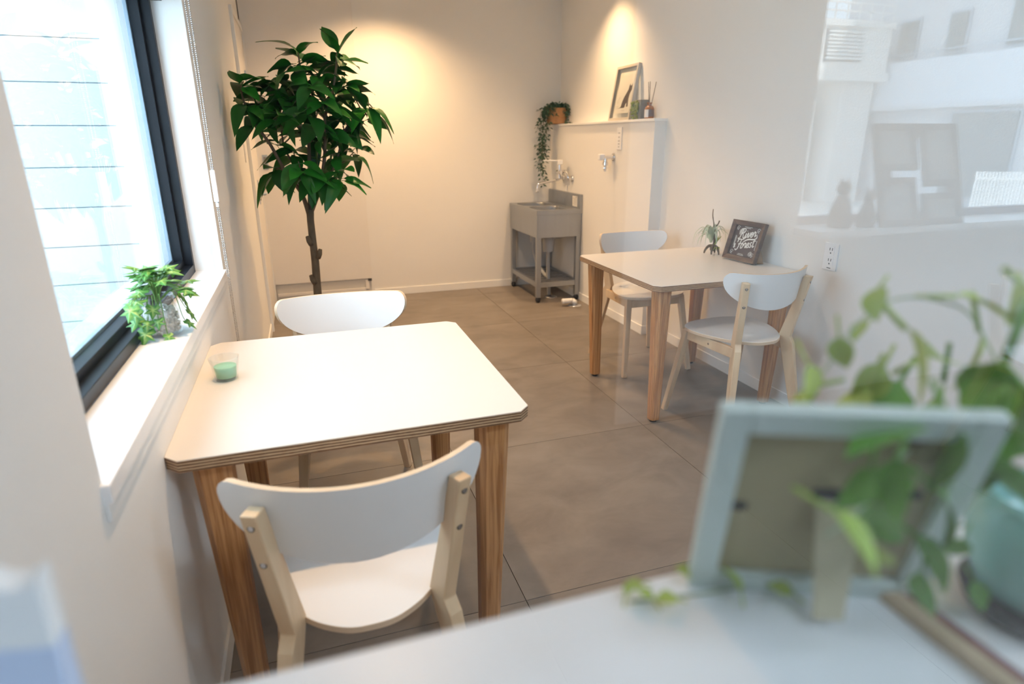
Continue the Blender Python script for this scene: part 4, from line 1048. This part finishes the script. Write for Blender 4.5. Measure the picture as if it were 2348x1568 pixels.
MB().add([(WF * .44, HF * .56, .009), (WF * .62, HF * .56, .009), (WF * .58, .03, .060), (WF * .46, .03, .060), (WF * .44, HF * .56, .012), (WF * .62, HF * .56, .012), (WF * .58, .03, .063), (WF * .46, .03, .063)],
         [(0, 1, 2, 3), (7, 6, 5, 4), (0, 4, 5, 1), (1, 5, 6, 2), (2, 6, 7, 3), (3, 7, 4, 0)]).build('easel_leg', mat('pale khaki board', (.56, .50, .34), .7), pf)
for (x, y) in ((fb_ + .008, HF * .5), (WF * .72, HF - fb_ - .004), (WF * .8, HF * .60)):
    MB().box(x - .008, x + .008, y - .004, y + .004, .007, .0095).build('turn_clip', M_RUB, pf)

fp = thing('potted_creeper', 'lime leaved creeping plant in a round mint pot at the bottom right', 'plant', (.432, .206, CZ)); fo = Vector((.432, .206, CZ)); fp.scale = (FK, FK, FK)
MB().lathe([(.045, 0), (.060, .006), (.066, .020), (.064, .022), (.042, .014)], 28).build('saucer', mat('black saucer', (.012, .016, .02), .3), fp, smooth=True)
MB().lathe([(.030, .016), (.052, .024), (.068, .060), (.072, .095), (.064, .125), (.058, .130), (.054, .126), (.060, .10), (.001, .095)], 32).build('pot', mat('mint glaze', (.30, .58, .54), .25, vary=.05), fp, smooth=True)
FL = [leaf_mesh('leaf', .036, .030, .25, .25, M_LIME, 6), leaf_mesh('leaf', .042, .034, .35, .2, M_MIDGREEN, 6)]
rf = random.Random(13); sg = MB()
def fleaf(px, py, y, size, kind, dirv=None):
    p = (PY(px, py, y * FK) - fo) / FK
    if p.z < .004: p.z = .006
    d = dirv or (rf.uniform(-1, 1), rf.uniform(-.6, .2), rf.uniform(-.6, .4))
    m4 = aim(p, d, rf.uniform(-.8, .8)) @ Matrix.Rotation(R(rf.uniform(-60, -25)), 4, 'X') @ Matrix.Scale(size * 1.35, 4)
    inst(FL[kind], 'leaf', fp, m4)
    return p
def fstem(pts): 
    v = catmull([q if isinstance(q, Vector) else (PY(q[0], q[1], q[2] * FK) - fo) / FK for q in pts], 6); sg.tube(v, .0016, 5)
top = Vector((0, 0, .11))
fstem([top, (2250, 760, .46), (2150, 690, .47), (2040, 690, .48), (1950, 760, .48), (1890, 850, .48), (1830, 900, .48)])
for (px, py, y, s_, kd) in ((2020, 665, .48, .85, 0), (1925, 770, .48, .75, 0), (1845, 835, .48, .9, 0), (2060, 760, .45, 1.7, 0), (2110, 830, .46, 1.6, 0), (2190, 690, .46, 1.3, 0), (2230, 760, .46, 1.5, 0),
     (1890, 890, .49, 1.2, 0), (1980, 880, .48, 1.3, 0), (2060, 880, .48, 1.4, 1), (2150, 870, .47, 1.5, 1), (2020, 840, .49, 1.1, 0), (2330, 660, .40, 1.6, 0), (1990, 740, .49, .6, 0)):
    fleaf(px, py, y, s_, kd)
fstem([top, (2200, 960, .38), (2120, 1000, .36), (2040, 1080, .34), (1960, 1180, .33), (1890, 1230, .33)])
for (px, py, y, s_, kd) in ((2110, 1000, .34, 1.3, 1), (2180, 1060, .35, 1.5, 1), (1990, 1070, .33, .8, 1), (1900, 1180, .32, 1.1, 0), (2050, 1160, .34, 1.0, 1), (2090, 1230, .33, .9, 1), (2000, 1240, .33, .7, 0),
     (2250, 1010, .36, 1.4, 1), (2320, 820, .37, 2.1, 1), (2335, 900, .36, 1.6, 1), (2290, 870, .38, 1.3, 1), (2280, 960, .36, 1.2, 1), (2210, 1230, .33, .5, 1), (2230, 1330, .33, .5, 1), (2140, 1130, .33, 1.0, 1), (2010, 1150, .33, .8, 1), (2160, 960, .34, 1.2, 1), (2060, 1060, .33, .9, 1), (2120, 1310, .32, .7, 1)):
    fleaf(px, py, y, s_, kd)
fstem([Vector(q) for q in ((-.03, .03, .10), (-.08, .08, .05), (-.14, .11, .012), (-.22, .115, .008), (-.30, .12, .008), (-.385, .135, .008))])
for (x, y, z, s_) in ((-.385, .140, .010, .6), (-.36, .150, .010, .6), (-.34, .120, .010, .7), (-.30, .140, .012, .7), (-.275, .105, .012, .8), (-.24, .13, .012, .7), (-.20, .10, .012, .8), (-.16, .12, .014, .8), (-.365, .125, .012, .55), (-.225, .085, .012, .7)):
    m4 = aim((x, y, z), (rf.uniform(-1, .3), rf.uniform(-.6, .6), .25), rf.uniform(-.5, .5)) @ Matrix.Scale(s_, 4); inst(FL[0], 'leaf', fp, m4)
sg.build('stems', mat('pale stem', (.45, .52, .36), .6), fp, smooth=True)['kind'] = 'stuff'
# solid strip standing in for a tan and maroon reflection in the glass
ts = thing('reflection_strip', 'tan and maroon strip on the counter, standing in for a reflection in the glass', 'reflection stand-in', (.354, .213, CZ)); ts.scale = (FK, FK, FK)
dv = Vector((-.009 + .0, -.125, 0))
MB().box(-.014, .004, -.085, .065, 0, .012).build('tan_strip', wood('tan reflection', (.50, .36, .22), (.62, .46, .30), 20, (1, .1, 1)), ts, bevel=.001)
MB().box(.004, .018, -.085, .065, 0, .010).build('maroon_strip', mat('maroon reflection', (.22, .06, .06), .5), ts, bevel=.001)

# white and pale blue paper pouch standing on the counter at the very front left
pc = thing('paper_pouch', 'white and pale blue paper pouch at the bottom left of the counter', 'paper bag', (-.19, .292, CZ)); pco = Vector((-.19, .292, CZ))
def pouch(name, pts, m):
    rings = [[(x - pco.x, yy, z - pco.z) for x, z in pts] for yy in (-.004, .012)]
    return MB().loft(rings).build(name, m, pc, bevel=.001)
M_PAPER = mat('white paper', (.90, .90, .90), .6, vary=.01)
M_PAPERB = mat('pale blue paper', (.58, .67, .86), .7, vary=.02, scale=120)
PW = [(-0.1333, 1.0723), (-0.1333, 1.1112), (-0.1386, 1.1079), (-0.1436, 1.1065), (-0.1499, 1.1094), (-0.1575, 1.1188), (-0.1829, 1.1407), (-0.2478, 1.1466), (-0.2478, 1.0935)]
PB = [(-.1333, CZ + .0005), (-.1333, 1.0723), (-.2478, 1.0935), (-.2478, CZ + .0005)]
pouch('upper_half', PW, M_PAPER); pouch('lower_half', PB, M_PAPERB)

# ================================================================== STREET SILL ITEMS (reflected)
mfm = mat('dark grey collage frame', (.20, .185, .18), .6)
mf = thing('collage_frame', 'large grey collage photo frame on the street sill, reflected upper right', 'photo frame', (2.83, YF + .155, SILL2 + .001))
for (x0, x1, z0, z1) in ((-.265, -.005, .265, .485), (.030, .265, .185, .485), (-.265, -.030, .0, .230), (.005, .265, .0, .150)):
    for (a0_, a1_, b0_, b1_) in ((x0, x1, z0, z0 + .03), (x0, x1, z1 - .03, z1), (x0, x0 + .03, z0 + .03, z1 - .03), (x1 - .03, x1, z0 + .03, z1 - .03)):
        MB().box(a0_, a1_, -.010, .010, b0_, b1_).build('frame_side', mfm, mf)
    MB().box(x0 + .03, x1 - .03, -.006, -.002, z0 + .03, z1 - .03).build('photo', mat('pale grey photo', (.46, .47, .47), .7), mf)
MB().box(-.265, -.18, -.010, .010, .230, .265).box(.18, .265, -.010, .010, .150, .185).box(-.005, .03, -.010, .010, .42, .485).box(-.03, .005, -.010, .010, .0, .06).build('joint', mfm, mf)
mf.rotation_euler = (R(17), 0, 0)
def cat_fig(loc, s_, label):
    t = thing('cat_figurine', label, 'figurine', loc, group='cat figurines on the street sill')
    m_ = mat('dark cat glaze', (.10, .085, .08), .4)
    MB().lathe([(.001, 0), (.050 * s_, .002), (.055 * s_, .03 * s_), (.044 * s_, .09 * s_), (.026 * s_, .14 * s_), (.020 * s_, .155 * s_)], 18).build('body', m_, t, smooth=True)
    h_ = MB().sphere((0, 0, .178 * s_), .032 * s_, 14, 8).build('head', m_, t, smooth=True)
    for sx in (-1, 1): MB().lathe([(.012 * s_, .198 * s_), (.001, .228 * s_)], 8, (sx * .018 * s_, 0, 0)).build('ear', m_, h_)
    MB().tube(catmull([(.04 * s_, 0, .012), (.075 * s_, 0, .015), (.085 * s_, 0, .05 * s_)], 4), .007 * s_, 8).build('tail', m_, t, smooth=True)
cat_fig((2.40, YF + .07, SILL2), 1.0, 'dark sitting cat figurine farther from the collage frame, reflected'); cat_fig((2.53, YF + .10, SILL2), .80, 'dark sitting cat figurine right beside the collage frame, reflected')

# ================================================================== LAMPS: recessed warm downlights
LAMP_C = (1.0, 0.62, 0.30)
M_LENS = emit('lamp lens', (1.0, .80, .55), 6.0)
def downlight(x, y, W, label, tilt=(0, 0), spot=95, blend=.6):
    t = thing('downlight', label, 'ceiling light', (x, y, CEIL), group='recessed warm ceiling downlights')
    MB().lathe([(.055, -.001), (.055, -.008), (.044, -.010), (.040, -.004)], 24).build('trim_ring', M_WHITEPL, t, smooth=True)
    MB().lathe([(.001, -.003), (.040, -.003), (.040, -.001), (.001, -.001)], 24).build('lens', M_LENS, t)
    d = bpy.data.lights.new('downlight_lamp', 'SPOT'); d.energy = W; d.color = LAMP_C; d.spot_size = R(spot); d.spot_blend = blend; d.shadow_soft_size = .035
    l = bpy.data.objects.new('downlight_lamp', d); COL.objects.link(l); l.parent = t; l.location = (0, 0, -.02); l.rotation_euler = (R(tilt[0]), R(tilt[1]), 0)
downlight(.12, 1.66, 66, 'recessed warm downlight above the window table', spot=112, blend=1)
downlight(.70, 4.80, 96, 'recessed warm downlight near the back wall', spot=140, blend=1)
downlight(1.95, 4.30, 52, 'recessed warm downlight above the picture shelf', spot=110, blend=1)
downlight(.80, 3.55, 56, 'recessed warm downlight in the middle of the room', spot=125, blend=1)
# cool fill panels added in the ante room to brighten foreground and right wall
def panel(x, y, W, label):
    t = thing('fill_panel', label, 'ceiling light', (x, y, CEIL), group='added fill light panels of the ante room')
    MB().box(-.62, .62, -.17, .17, -.03, -.001).build('housing', M_WHITEPL, t, bevel=.003)
    MB().box(-.60, .60, -.15, .15, -.034, -.030).build('diffuser', emit('panel diffuser ' + label, (.72, .86, 1.0), W), t)
panel(2.3, -0.75, 26, 'added fill light panel above the street sill of the ante room')
panel(.6, -0.75, 9, 'added fill light panel above the left part of the ante room')
